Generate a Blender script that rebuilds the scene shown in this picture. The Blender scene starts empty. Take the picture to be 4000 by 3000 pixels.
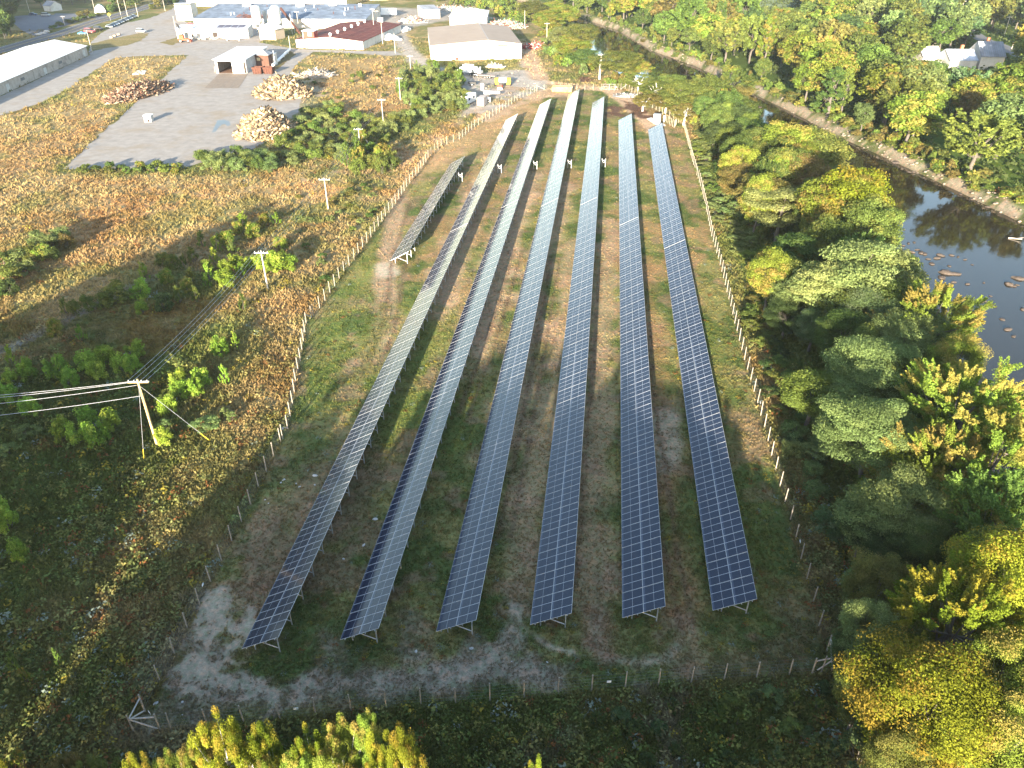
import bpy, math, random
import numpy as np
from mathutils import Matrix, Vector
from mathutils.geometry import tessellate_polygon

rng = np.random.default_rng(7)
random.seed(7)
scene = bpy.context.scene
COL = scene.collection
PI = math.pi

# ------------------------------------------------------------------ camera geometry
FPX, PITCH, YAW, ROLL, CH = 3017.23, 0.56150327, 0.11577437, -0.00262252, 59.4
_cy, _sy, _cp, _sp = math.cos(YAW), math.sin(YAW), math.cos(PITCH), math.sin(PITCH)
CF = np.array([-_sy*_cp, _cy*_cp, -_sp]); CR = np.array([_cy, _sy, 0.0]); CU = np.cross(CR, CF)
_cr, _sr = math.cos(ROLL), math.sin(ROLL)
CR, CU = CR*_cr + CU*_sr, -CR*_sr + CU*_cr
KD = 4000/2212.0

def g(x, y, h=0.0):
    """survey helper: the real place, at height h, that the drone sees in direction (x, y)"""
    r = CF*FPX + CR*(x*KD-2000) - CU*(y*KD-1500)
    t = (CH-h)/-r[2]
    return (float(r[0]*t), float(r[1]*t))

def seen(x, y, z=0.0):
    p = np.array([x, y, z-CH]); d = p@CF
    return ((2000+FPX*(p@CR)/d)/KD, (1500-FPX*(p@CU)/d)/KD, d)

def height_of(b, t):
    bx = g(*b); best = (1e9, 5)
    for h in np.arange(.5, 30, .1):
        q = seen(bx[0], bx[1], h); e = abs(q[1]-t[1])
        if e < best[0]: best = (e, float(h))
    return best[1]

# ------------------------------------------------------------------ materials
def nt(mat): return mat.node_tree.nodes, mat.node_tree.links
MATS = {}
def pm(name, col, rough=.85, metal=0.0, nscale=1.5, namt=.25, bump=0.0, bscale=None, spec=.08, dirt=None, dscale=.4, damt=.5):
    if name in MATS: return MATS[name]
    m = bpy.data.materials.new(name); m.use_nodes = True
    n, l = nt(m); b = n['Principled BSDF']
    b.inputs['Roughness'].default_value = rough; b.inputs['Metallic'].default_value = metal
    b.inputs['Specular IOR Level'].default_value = spec
    tc = n.new('ShaderNodeTexCoord'); no = n.new('ShaderNodeTexNoise')
    no.inputs['Scale'].default_value = nscale; no.inputs['Detail'].default_value = 6; no.inputs['Roughness'].default_value = .65
    l.new(tc.outputs['Object'], no.inputs['Vector'])
    mr = n.new('ShaderNodeMapRange'); mr.inputs['From Min'].default_value = .3; mr.inputs['From Max'].default_value = .7
    mr.inputs['To Min'].default_value = 1-namt; mr.inputs['To Max'].default_value = 1+namt*.6
    l.new(no.outputs['Fac'], mr.inputs['Value'])
    mx = n.new('ShaderNodeMix'); mx.data_type = 'RGBA'; mx.blend_type = 'MULTIPLY'; mx.inputs['Factor'].default_value = 1
    mx.inputs[6].default_value = (*col, 1); l.new(mr.outputs['Result'], mx.inputs[7])
    out = mx.outputs[2]
    if dirt:
        n2 = n.new('ShaderNodeTexNoise'); n2.inputs['Scale'].default_value = dscale; n2.inputs['Detail'].default_value = 8
        n2.inputs['Roughness'].default_value = .7
        l.new(tc.outputs['Object'], n2.inputs['Vector'])
        m2 = n.new('ShaderNodeMapRange'); m2.inputs['From Min'].default_value = .5; m2.inputs['From Max'].default_value = .68
        m2.inputs['To Max'].default_value = damt; l.new(n2.outputs['Fac'], m2.inputs['Value'])
        m3 = n.new('ShaderNodeMix'); m3.data_type = 'RGBA'; l.new(m2.outputs['Result'], m3.inputs['Factor'])
        l.new(out, m3.inputs[6]); m3.inputs[7].default_value = (*dirt, 1); out = m3.outputs[2]
    l.new(out, b.inputs['Base Color'])
    if bump:
        nb = n.new('ShaderNodeTexNoise'); nb.inputs['Scale'].default_value = bscale or nscale*4; nb.inputs['Detail'].default_value = 4
        l.new(tc.outputs['Object'], nb.inputs['Vector'])
        bp = n.new('ShaderNodeBump'); bp.inputs['Strength'].default_value = bump; bp.inputs['Distance'].default_value = .1
        l.new(nb.outputs['Fac'], bp.inputs['Height']); l.new(bp.outputs['Normal'], b.inputs['Normal'])
    MATS[name] = m
    return m

def attr_mat(name, rough=.9, mult=(1, 1, 1), trans=.0, jitter=0.0, nscale=0.0, namt=.3, bump=0.0, mottle=False):
    """surface whose colour is stored per vertex in the mesh attribute 'tint'"""
    if name in MATS: return MATS[name]
    m = bpy.data.materials.new(name); m.use_nodes = True; n, l = nt(m)
    b = n['Principled BSDF']; out = n['Material Output']
    at = n.new('ShaderNodeAttribute'); at.attribute_name = 'tint'
    mx = n.new('ShaderNodeMix'); mx.data_type = 'RGBA'; mx.blend_type = 'MULTIPLY'; mx.inputs['Factor'].default_value = 1
    l.new(at.outputs['Color'], mx.inputs[6]); mx.inputs[7].default_value = (*mult, 1)
    c = mx.outputs[2]
    if jitter:
        oi = n.new('ShaderNodeObjectInfo'); hs = n.new('ShaderNodeHueSaturation')
        a = n.new('ShaderNodeMapRange'); a.inputs['To Min'].default_value = .5-.02; a.inputs['To Max'].default_value = .5+.022
        l.new(oi.outputs['Random'], a.inputs['Value']); l.new(a.outputs['Result'], hs.inputs['Hue'])
        w = n.new('ShaderNodeTexWhiteNoise'); w.noise_dimensions = '1D'; l.new(oi.outputs['Random'], w.inputs['W'])
        v = n.new('ShaderNodeMapRange'); v.inputs['To Min'].default_value = 1-jitter; v.inputs['To Max'].default_value = 1+jitter
        l.new(w.outputs['Value'], v.inputs['Value']); l.new(v.outputs['Result'], hs.inputs['Value'])
        l.new(c, hs.inputs['Color']); c = hs.outputs['Color']
    if nscale:
        tc = n.new('ShaderNodeTexCoord'); no = n.new('ShaderNodeTexNoise'); no.inputs['Scale'].default_value = nscale
        no.inputs['Detail'].default_value = 9; no.inputs['Roughness'].default_value = .72; l.new(tc.outputs['Object'], no.inputs['Vector'])
        mr = n.new('ShaderNodeMapRange'); mr.inputs['From Min'].default_value = .3; mr.inputs['From Max'].default_value = .7
        mr.inputs['To Min'].default_value = 1-namt; mr.inputs['To Max'].default_value = 1+namt
        l.new(no.outputs['Fac'], mr.inputs['Value'])
        m2 = n.new('ShaderNodeMix'); m2.data_type = 'RGBA'; m2.blend_type = 'MULTIPLY'; m2.inputs['Factor'].default_value = 1
        l.new(c, m2.inputs[6]); l.new(mr.outputs['Result'], m2.inputs[7]); c = m2.outputs[2]
        if bump:
            bp = n.new('ShaderNodeBump'); bp.inputs['Strength'].default_value = bump; bp.inputs['Distance'].default_value = .3
            l.new(no.outputs['Fac'], bp.inputs['Height']); l.new(bp.outputs['Normal'], b.inputs['Normal'])
    if mottle:
        n5 = n.new('ShaderNodeTexNoise'); n5.inputs['Scale'].default_value = 1.1; n5.inputs['Detail'].default_value = 12; n5.inputs['Roughness'].default_value = .75
        l.new(tc.outputs['Object'], n5.inputs['Vector'])
        for (lo, hi, mul, amt) in ((.5, .6, (1.45, 1.08, .95), .75), (.5, .4, (.68, .88, .68), .7)):
            q = n.new('ShaderNodeMapRange'); q.inputs['From Min'].default_value = lo; q.inputs['From Max'].default_value = hi; q.inputs['To Max'].default_value = amt
            l.new(n5.outputs['Fac'], q.inputs['Value'])
            m5 = n.new('ShaderNodeMix'); m5.data_type = 'RGBA'; m5.blend_type = 'MULTIPLY'; m5.inputs[7].default_value = (*mul, 1)
            l.new(q.outputs['Result'], m5.inputs['Factor']); l.new(c, m5.inputs[6]); c = m5.outputs[2]
    l.new(c, b.inputs['Base Color']); b.inputs['Roughness'].default_value = rough; b.inputs['Specular IOR Level'].default_value = 0.0
    if trans:
        n.remove(b)
        d = n.new('ShaderNodeBsdfDiffuse'); t = n.new('ShaderNodeBsdfTranslucent'); s = n.new('ShaderNodeMixShader')
        l.new(c, d.inputs['Color']); l.new(c, t.inputs['Color']); s.inputs[0].default_value = trans
        l.new(d.outputs[0], s.inputs[1]); l.new(t.outputs[0], s.inputs[2]); l.new(s.outputs[0], out.inputs['Surface'])
    MATS[name] = m
    return m

# ------------------------------------------------------------------ object helpers
def tag(o, label=None, cat=None, group=None, kind=None):
    if label: o['label'] = label
    if cat: o['category'] = cat
    if group: o['group'] = group
    if kind: o['kind'] = kind
    return o

def empty(name, loc=(0, 0, 0), rz=0.0, parent=None):
    o = bpy.data.objects.new(name, None); COL.objects.link(o)
    o.empty_display_size = .3
    o.location = loc; o.rotation_euler = (0, 0, rz)
    if parent: o.parent = parent
    return o

def np_mesh(name, V, F, tint=None, mats=(), midx=None, smooth=False):
    V = np.asarray(V, np.float32); F = np.asarray(F, np.int32)
    me = bpy.data.meshes.new(name); k = F.shape[1]
    me.vertices.add(len(V)); me.vertices.foreach_set('co', V.ravel())
    me.loops.add(F.size); me.loops.foreach_set('vertex_index', F.ravel())
    me.polygons.add(len(F)); me.polygons.foreach_set('loop_start', np.arange(0, F.size, k, dtype=np.int32))
    me.polygons.foreach_set('loop_total', np.full(len(F), k, np.int32))
    if midx is not None: me.polygons.foreach_set('material_index', np.asarray(midx, np.int32))
    if smooth: me.polygons.foreach_set('use_smooth', np.ones(len(F), bool))
    if tint is not None:
        a = me.attributes.new('tint', 'FLOAT_COLOR', 'POINT')
        c = np.ones((len(V), 4), np.float32); c[:, :3] = tint; a.data.foreach_set('color', c.ravel())
    for m in mats: me.materials.append(m)
    me.update(calc_edges=True)
    return me

def link(name, me, parent=None, loc=(0, 0, 0), rz=0.0):
    o = bpy.data.objects.new(name, me); COL.objects.link(o)
    o.location = loc; o.rotation_euler = (0, 0, rz)
    if parent: o.parent = parent
    return o

class MB:
    """collects shapes and links them as ONE mesh object"""
    def __init__(s): s.v = []; s.f = []; s.m = []
    def face(s, pts, m=0):
        b = len(s.v); s.v += [tuple(p) for p in pts]; s.f.append(list(range(b, b+len(pts)))); s.m.append(m)
    def poly(s, v, f, m=0):
        b = len(s.v); s.v += [tuple(p) for p in v]
        for q in f: s.f.append([b+i for i in q]); s.m.append(m)
    def box(s, c, d, rz=0.0, m=0, M=None):
        x, y, z = d[0]/2, d[1]/2, d[2]/2
        p = [Vector(q) for q in ((-x,-y,-z),(x,-y,-z),(x,y,-z),(-x,y,-z),(-x,-y,z),(x,-y,z),(x,y,z),(-x,y,z))]
        R = M if M is not None else Matrix.Rotation(rz, 3, 'Z')
        s.poly([R@q+Vector(c) for q in p], ((3,2,1,0),(4,5,6,7),(0,1,5,4),(1,2,6,5),(2,3,7,6),(3,0,4,7)), m)
        return s
    def tube(s, p0, p1, r0, r1=None, n=8, m=0, caps=True):
        r1 = r0 if r1 is None else r1
        p0 = Vector(p0); p1 = Vector(p1); a = (p1-p0).normalized()
        u = a.cross(Vector((0, 0, 1)) if abs(a.z) < .95 else Vector((1, 0, 0))).normalized(); w = a.cross(u)
        v = []
        for p, r in ((p0, r0), (p1, r1)):
            for i in range(n):
                t = 2*PI*i/n; v.append(p+(u*math.cos(t)+w*math.sin(t))*r)
        f = [(i, (i+1) % n, n+(i+1) % n, n+i) for i in range(n)]
        if caps: f += [tuple(range(n-1, -1, -1)), tuple(range(n, 2*n))]
        s.poly(v, f, m); return s
    def path(s, pts, r, n=6, m=0):
        for a, b in zip(pts[:-1], pts[1:]): s.tube(a, b, r, r, n, m)
        return s
    def lathe(s, prof, n=20, c=(0, 0, 0), m=0):
        v = []
        for r, z in prof:
            for i in range(n):
                t = 2*PI*i/n; v.append((c[0]+r*math.cos(t), c[1]+r*math.sin(t), c[2]+z))
        f = []
        for k in range(len(prof)-1):
            for i in range(n): f.append((k*n+i, k*n+(i+1) % n, (k+1)*n+(i+1) % n, (k+1)*n+i))
        s.poly(v, f, m); return s
    def build(s, name, mats, parent=None, loc=(0, 0, 0), rz=0.0, smooth=False):
        me = bpy.data.meshes.new(name); me.from_pydata([tuple(v) for v in s.v], [], s.f)
        if not isinstance(mats, (list, tuple)): mats = [mats]
        for m in mats: me.materials.append(m)
        for p, i in zip(me.polygons, s.m): p.material_index = i; p.use_smooth = smooth
        me.update()
        return link(name, me, parent, loc, rz)

# ------------------------------------------------------------------ noise + painting in world metres
_lat = {}
def vnoise(x, y, scale, seed=0, octv=3):
    x = np.asarray(x, float); y = np.asarray(y, float); r = np.zeros_like(x); a = 1.0; tot = 0; s = scale
    for o in range(octv):
        k = (seed*17+o) % 97
        if k not in _lat: _lat[k] = np.random.default_rng(1000+k).random((256, 256))
        L = _lat[k]; u = x/s+37.3*k; v = y/s+11.1*k
        iu = np.floor(u).astype(int); iv = np.floor(v).astype(int); fu = u-iu; fv = v-iv
        fu = fu*fu*(3-2*fu); fv = fv*fv*(3-2*fv)
        q = lambda i, j: L[i % 256, j % 256]
        r += a*((q(iu, iv)*(1-fu)+q(iu+1, iv)*fu)*(1-fv)+(q(iu, iv+1)*(1-fu)+q(iu+1, iv+1)*fu)*fv)
        tot += a; a *= .55; s /= 2.1
    return r/tot

def sstep(a, b, x):
    t = np.clip((x-a)/(b-a), 0, 1); return t*t*(3-2*t)

def seg_dist(x, y, P):
    d = np.full(x.shape, 1e9)
    for (ax, ay), (bx, by) in zip(P[:-1], P[1:]):
        dx, dy = bx-ax, by-ay; L = dx*dx+dy*dy+1e-9
        t = np.clip(((x-ax)*dx+(y-ay)*dy)/L, 0, 1)
        d = np.minimum(d, np.hypot(x-ax-t*dx, y-ay-t*dy))
    return d

def inside(x, y, P):
    c = np.zeros(x.shape, bool); n = len(P)
    for i in range(n):
        (ax, ay), (bx, by) = P[i], P[(i+1) % n]
        if ay == by: continue
        k = ((ay > y) != (by > y)) & (x < (bx-ax)*(y-ay)/(by-ay)+ax)
        c ^= k
    return c

def sdist(x, y, P):
    d = seg_dist(x, y, list(P)+[P[0]]); return np.where(inside(x, y, P), -d, d)

W = lambda pts, h=0: [g(px, py, h) for px, py in pts]

# ------------------------------------------------------------------ layout of the river
WATER_Z = -2.2
R_BANK = [(120,-300),(112,-60),(110,40),(107,100),(101,150),(95,180)] + \
         [(90,198.4),(85,213.5),(78.5,233.2),(73.2,248.3),(66.3,275),(54.1,315.6),(39.4,363.6),(23.1,399),(6,468.2),(-20.7,527.3),(-60,600),(-120,680)]
L_BANK = [(60,-300),(45,-60),(36,20),(38.5,49),(44,77),(50,107),(52,147),(50,184),(42,225),(33,262),(14,304),(0,350),(-14,398),(-24,450),(-36,500),(-70,560),(-160,660)]
RIVER = R_BANK + L_BANK[::-1]

# ------------------------------------------------------------------ ground colours (true surface colours, no light)
GOLD=np.array([.35,.262,.14]); RUST=np.array([.30,.185,.095]); OLIVE=np.array([.16,.15,.06]); GREEN=np.array([.085,.118,.038])
DGREEN=np.array([.075,.115,.028]); BRIGHTG=np.array([.155,.19,.05]); TAN=np.array([.42,.30,.205]); SAND=np.array([.40,.335,.26])
GRAVEL=np.array([.34,.31,.28]); BROWN=np.array([.17,.115,.08]); PALEG=np.array([.20,.23,.13]); MULCH=np.array([.12,.075,.055])

FENCE_IN = W([(291,1583),(375,1419),(449,1268),(549,1074),(611,948),(638,830),(662,700),(708,641),(763,564),(834,467),(900,377),(955,316),(1057,256),(1158,197),(1353,194),(1417,237),(1475,270),(1516,412),(1573,645),(1631,854),(1711,1141),(1771,1365),(1796,1450),(1440,1481),(1115,1509),(777,1534),(565,1558)])
PAINT = []   # (kind, points, radius/edge, colour, strength, noise)
def area(pts, col, soft=2.0, k=1.0, nz=2.0, nsc=4.0): PAINT.append(('a', W(pts), soft, col, k, nz, nsc))
def stroke(pts, r, col, soft=.8, k=1.0, nz=.8, nsc=3.0): PAINT.append(('s', W(pts), (r, soft), col, k, nz, nsc))

# fields left
area([(-200,760),(150,690),(340,600),(450,560),(560,480),(640,420),(660,380),(-300,380)], GOLD*.95, 3, .75)
area([(-100,560),(200,450),(420,400),(560,400),(400,470),(200,560),(-100,660)], RUST*1.12, 5, .6, 5, 9)
area([(-300,300),(0,250),(120,230),(250,130),(400,122),(330,180),(265,245),(150,350),(-200,420)], GOLD*.95, 2, .8)
area([(-100,330),(60,300),(200,260),(260,240),(120,360),(-100,400)], RUST, 4, .5, 4)
area([(680,130),(840,125),(870,200),(860,260),(700,290),(640,250),(660,190)], (GOLD+RUST)/2, 3, .75)
area([(860,330),(1000,270),(1100,225),(1170,205),(1160,240),(1060,300),(930,380),(850,420)], RUST*1.25+.03, 3, .65)
area([(420,880),(560,620),(640,520),(760,430),(840,380),(870,420),(700,640),(640,800),(600,930),(470,1200),(400,1350),(250,1480),(180,1350),(300,1150)], GOLD*.92, 4, .7, 5)
area([(640,395),(700,385),(740,400),(730,460),(690,450)], RUST*1.3, 3, .8, 3)
area([(500,560),(560,540),(640,600),(600,700),(540,760),(520,650)], (GOLD+RUST)/2, 4, .6, 4)
# green strip inside the left fence, and dark green lower left
area([(640,820),(700,660),(800,520),(850,450),(870,470),(800,600),(760,700),(740,820),(680,900)], BRIGHTG*.8, 1.5, .6, 2)
area([(-200,800),(0,790),(250,720),(420,740),(400,900),(300,1100),(200,1300),(120,1500),(300,1659),(-200,1800)], DGREEN, 8, .75, 7, 9)
area([(500,1580),(900,1545),(1300,1510),(1700,1480),(1810,1500),(1850,1800),(200,1900),(300,1620)], DGREEN*1.0, 1.5, .8, 2)
# tracks and paths
stroke([(-60,790),(0,760),(60,735),(150,690),(235,648),(300,615),(345,597)], 1.1, GRAVEL*.8, .8, .9)
stroke([(10,1659),(150,1500),(240,1250),(330,1060),(400,900),(440,830)], .5, BROWN*1.3, .6, .3)
stroke([(100,700),(250,600),(400,500),(520,420),(620,370)], 1.6, GOLD*1.15, 1.2, .5)
stroke([(860,430),(830,600),(840,680),(820,740),(780,800)], 2.0, TAN*.8, 1.0, .8)
stroke([(830,575),(838,590)], 2.0, SAND*1.1, 1.0, .9)
for dx in (-14, 14):
    stroke([(900+dx,440),(860+dx,560),(852+dx,640),(835+dx,720),(800+dx,800)], .35, BROWN*.8, .3, .6)
# dirt lanes between rows
for a in ([(985,470),(1010,430),(1040,400),(930,640),(1000,560)],): pass
stroke([(1075,330),(1010,470),(960,600),(935,680)], 2.6, TAN, 1.5, .75, 2, 5)
stroke([(1140,380),(1085,540),(1045,680),(1010,800)], 3.0, TAN, 1.5, .8, 2, 5)
stroke([(1215,400),(1170,560),(1120,800),(1080,1000)], 2.4, TAN*.95, 1.5, .7, 2.5, 5)
stroke([(1250,520),(1222,700),(1190,860),(1150,1060),(1130,1250)], 2.2, TAN*.85, 1.5, .55, 3, 5)
stroke([(1320,480),(1300,700),(1285,900),(1270,1150),(1280,1300)], 2.2, TAN*.8, 1.5, .6, 3, 5)
stroke([(1400,560),(1400,760),(1430,900),(1440,960),(1460,1150),(1480,1300)], 2.0, RUST*.9, 1.5, .55, 3, 5)
stroke([(1436,900),(1445,960),(1430,1000)], 2.0, SAND*.8, .8, .7)
stroke([(1510,720),(1540,900),(1600,1150),(1640,1300)], 3, BRIGHTG*.8, 2, .55, 3)
area([(900,660),(985,690),(920,850),(840,1000),(800,960)], BRIGHTG*.9, 2, .7, 2)
area([(1010,760),(1075,790),(1000,960),(960,1000)], BRIGHTG*.8, 2, .6, 2)
area([(780,660),(860,660),(850,760),(790,860),(760,780)], BRIGHTG*.75, 2, .6, 2.5)
area([(640,1000),(800,940),(780,1060),(700,1180),(560,1340),(520,1280),(560,1150)], BROWN*1.25, 3, .6, 3)
for P in ([(1200,560),(1165,760),(1130,960),(1090,1160)],[(1290,560),(1270,800),(1250,1000),(1235,1200),(1210,1340)],[(1395,700),(1400,860),(1425,1000),(1450,1200),(1490,1380)],[(1120,540),(1060,740),(1000,900)]):
    for dx in (-9, 9): stroke([(a+dx*(1+(b-560)/1200), b) for a, b in P], .28, BROWN*.75, .22, .6, .5, 2)
for o_ in (0, 9, 20, 30): stroke([(450,1470+o_),(600,1478+o_),(760,1462+o_*.8),(900,1448+o_),(1050,1428+o_),(1180,1430+o_)], .22, (SAND*1.05 if o_ % 20 else BROWN*.8), .25, .55, .5, 2)
for o_ in (0, 8): stroke([(1090+o_,1290),(1125+o_,1350),(1175+o_,1395),(1230+o_,1410)], .2, SAND, .2, .6, .4, 2)
# near end sand and tracks
area([(425,1275),(505,1285),(535,1330),(520,1400),(545,1440),(640,1475),(700,1490),(600,1530),(440,1520),(380,1460),(400,1370)], SAND*.85, 1.0, .95, 2.2, 2.0)
area([(280,1440),(360,1380),(390,1440),(330,1500),(400,1560),(300,1560),(270,1500)], SAND*.7, 1.5, .6, 2.5, 2.2)
stroke([(270,1590),(340,1610),(420,1600)], 1.2, SAND*.7, 1, .6)
stroke([(440,1510),(600,1505),(740,1478),(900,1470),(1050,1445),(1190,1455)], 1.5, SAND*.68, 1.2, .8, 1.5, 2)
area([(860,1430),(1000,1410),(1060,1380),(1110,1330),(1135,1370),(1180,1400),(1195,1460),(1120,1475),(1000,1500),(900,1490)], SAND*.62, 1.2, .75, 1.8, 2)
stroke([(1120,1320),(1090,1390),(1040,1440),(960,1460)], .7, SAND*.75, .6, .6)
stroke([(1290,1340),(1290,1390),(1310,1420),(1370,1435),(1440,1425),(1465,1390)], .6, SAND*.8, .5, .65, .5, 2)
stroke([(1292,1330),(1296,1400),(1310,1420)], 1.3, BROWN*1.6, .8, .7)
stroke([(1480,1350),(1500,1400),(1490,1450)], 1.0, BROWN*1.5, 1, .6)
stroke([(560,1270),(700,1150),(820,1000)], 2.0, BROWN*1.2, 2, .5, 2.5)
stroke([(700,1370),(740,1440),(720,1480)], .8, SAND*.6, .8, .6)
stroke([(880,1330),(890,1420)], .9, SAND*.55, .8, .5)
area([(1390,1500),(1470,1510),(1480,1570),(1460,1659),(1400,1659),(1420,1580)], SAND*.55, 1.0, .75, 2, 2)
area([(1120,1570),(1260,1560),(1240,1640),(1140,1650)], SAND*.42, 1.2, .6, 2, 2)
stroke([(1700,1300),(1740,1380),(1640,1440),(1500,1440)], 1.6, BROWN*1.2, 1.5, .5, 2)
# north end: gravel, drive, mulch
area([(1020,215),(1110,175),(1180,190),(1240,190),(1240,205),(1150,215),(1060,262),(1020,260)], TAN*.95, 1.5, .8)
stroke([(1120,150),(1165,175),(1230,185),(1320,195),(1360,225),(1400,262),(1420,285)], 3.2, TAN*1.05, 1.2, .95, 1)
area([(860,75),(895,110),(960,148),(1040,158),(1110,150),(1140,125),(1170,160),(1180,190),(1080,235),(990,255),(1000,215),(990,175),(930,150),(895,140),(870,115),(850,80)], GRAVEL*1.05, 2, .95, 1.5)
stroke([(845,30),(860,60),(872,90),(900,128)], 3.0, GRAVEL, 1.5, .9)
stroke([(1130,95),(1150,140),(1165,170)], 4, TAN, 1.5, .9)
area([(780,12),(1010,25),(1070,40),(960,45),(880,62),(800,60),(760,40)], GRAVEL*.95, 3, .9, 2)
area([(915,140),(1110,135),(1135,150),(1040,153),(960,146)], OLIVE*1.2, 2, .9)
area([(1246,170),(1262,167),(1278,172),(1262,179)], MULCH, 1, 1)
area([(1313,226),(1330,226),(1352,250),(1330,253),(1314,246)], MULCH, 1, 1)
area([(1346,217),(1380,226),(1408,250),(1400,256),(1372,250)], MULCH, 1, 1)
area([(980,255),(1050,232),(1000,268),(880,330),(850,370),(700,390),(650,385),(860,345)], TAN*.9, 2, .6, 2.5)
area([(640,165),(690,178),(700,205),(660,250),(620,260),(640,210)], SAND*.95, 2, .7, 2)
area([(1480,300),(1510,300),(1560,480),(1600,560),(1560,560),(1520,420)], BRIGHTG*.7, 2, .7)

def ground_colour(x, y):
    n1 = vnoise(x, y, 14, 1); n2 = vnoise(x, y, 3.2, 2); n3 = vnoise(x, y, 45, 3, 2); n4 = vnoise(x, y, 1.1, 4, 2)
    c = OLIVE[None]*np.ones((len(x), 1))
    def mixc(c, col, m): return c*(1-m[:, None])+col[None]*m[:, None]
    c = mixc(c, GOLD*.9, sstep(.42, .6, n1)*.75)
    c = mixc(c, GREEN, sstep(.5, .62, n2)*.6)
    inf = sdist(x, y, FENCE_IN)
    mi = sstep(.8, -.8, inf)
    ci = GREEN[None]*np.ones((len(x), 1))
    ci = mixc(ci, OLIVE*1.3, sstep(.40, .58, vnoise(x, y, 6, 5))*.85)
    ci = mixc(ci, (GOLD+RUST)*.42, sstep(.52, .66, vnoise(x, y, 7, 6))*.8*sstep(60, 140, y))
    ci = mixc(ci, BROWN*1.35, sstep(.55, .68, vnoise(x, y, 4, 8))*.6)
    c = c*(1-mi[:, None])+ci*mi[:, None]
    # forest floor beside and beyond the river
    far = np.minimum(sstep(-2, 6, sdist(x, y, [(r[0], r[1]) for r in R_BANK]+[(900,700),(900,-300)])*-1), 1)
    c = mixc(c, DGREEN*.9, far)
    nearb = sstep(0, 3, x-25.5-0*y)*sstep(300, 230, y)*sstep(.5, -.5, x-200)
    c = mixc(c, DGREEN*1.1, nearb*.85)
    for kind, P, rr, col, k, nz, nsc in PAINT:
        nn = (vnoise(x, y, nsc, 9, 3)-.5)*4*nz
        if kind == 'a':
            xs = [p[0] for p in P]; ys = [p[1] for p in P]; pad = rr*2+nz*2
        else:
            xs = [p[0] for p in P]; ys = [p[1] for p in P]; pad = rr[0]+rr[1]*2+nz*2
        s = (x > min(xs)-pad) & (x < max(xs)+pad) & (y > min(ys)-pad) & (y < max(ys)+pad)
        if not s.any(): continue
        xx, yy = x[s], y[s]
        if kind == 'a': m = sstep(rr, -rr, sdist(xx, yy, P)+nn[s])
        else: m = sstep(rr[1], -rr[1], seg_dist(xx, yy, P)-rr[0]+nn[s]*.5)
        m = m*k; c[s] = c[s]*(1-m[:, None])+col[None]*m[:, None]
    out_ = (1-mi)*(1-far)
    c = mixc(c, np.array([.12,.15,.045]), sstep(.52,.66, vnoise(x, y, 10, 70))*.5*out_*(y < 300))
    c = mixc(c, np.array([.26,.14,.06]), sstep(.56,.70, vnoise(x, y, 12, 71))*.45*out_*(y < 300))
    st = vnoise(x*.84+y*.54, (y*.84-x*.54)*.12, 1.6, 72, 2)
    c = c*(1+(st-.5)*.5*out_)[:, None]
    # river bank gravel
    rd = sdist(x, y, RIVER)
    rb = sstep(2.0, .2, rd+(n2-.5)*5)
    c = mixc(c, np.array([.25,.21,.16]), rb)
    c = mixc(c, np.array([.07,.09,.03]), rb*sstep(.48,.6, vnoise(x, y, 5, 77)))
    bed = sstep(-.5, -3, rd); c = mixc(c, np.array([.10,.08,.05]), bed)
    c = c*(.78+.44*n4)[:, None]*(.85+.3*n2)[:, None]
    return c

def ground_height(x, y):
    rd = sdist(x, y, RIVER)
    h = -3.3*sstep(1.6, -4.0, rd)
    return h + (vnoise(x, y, 5, 12, 2)-.5)*.12*sstep(1, 6, -x-70+0*y) * 0

def axis(stops):
    out = []
    for (a, b, d) in stops: out += list(np.arange(a, b, d))
    out.append(stops[-1][1]); return np.array(out)
gx = axis([(-3000,-600,200),(-600,-180,6),(-180,-110,1.6),(-110,-62,.9),(-62,40,.36),(40,130,1.2),(130,400,5),(400,3000,200)])
gy = axis([(-3000,-200,200),(-200,26,6),(26,110,.36),(110,200,.75),(200,340,1.2),(340,700,3.0),(700,3200,200)])
GX, GY = np.meshgrid(gx, gy); px, py = GX.ravel(), GY.ravel()
gz = ground_height(px, py); gc = ground_colour(px, py)
nx, ny = len(gx), len(gy); idx = np.arange(nx*ny).reshape(ny, nx)
GF = np.stack([idx[:-1,:-1], idx[:-1,1:], idx[1:,1:], idx[1:,:-1]], -1).reshape(-1, 4)
ground_mat = attr_mat('ground_soil_grass', nscale=2.6, namt=.35, bump=.7, mottle=True)
tag(link('ground', np_mesh('ground', np.stack([px, py, gz], -1), GF, gc, (ground_mat,), smooth=True)), kind='structure')

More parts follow.
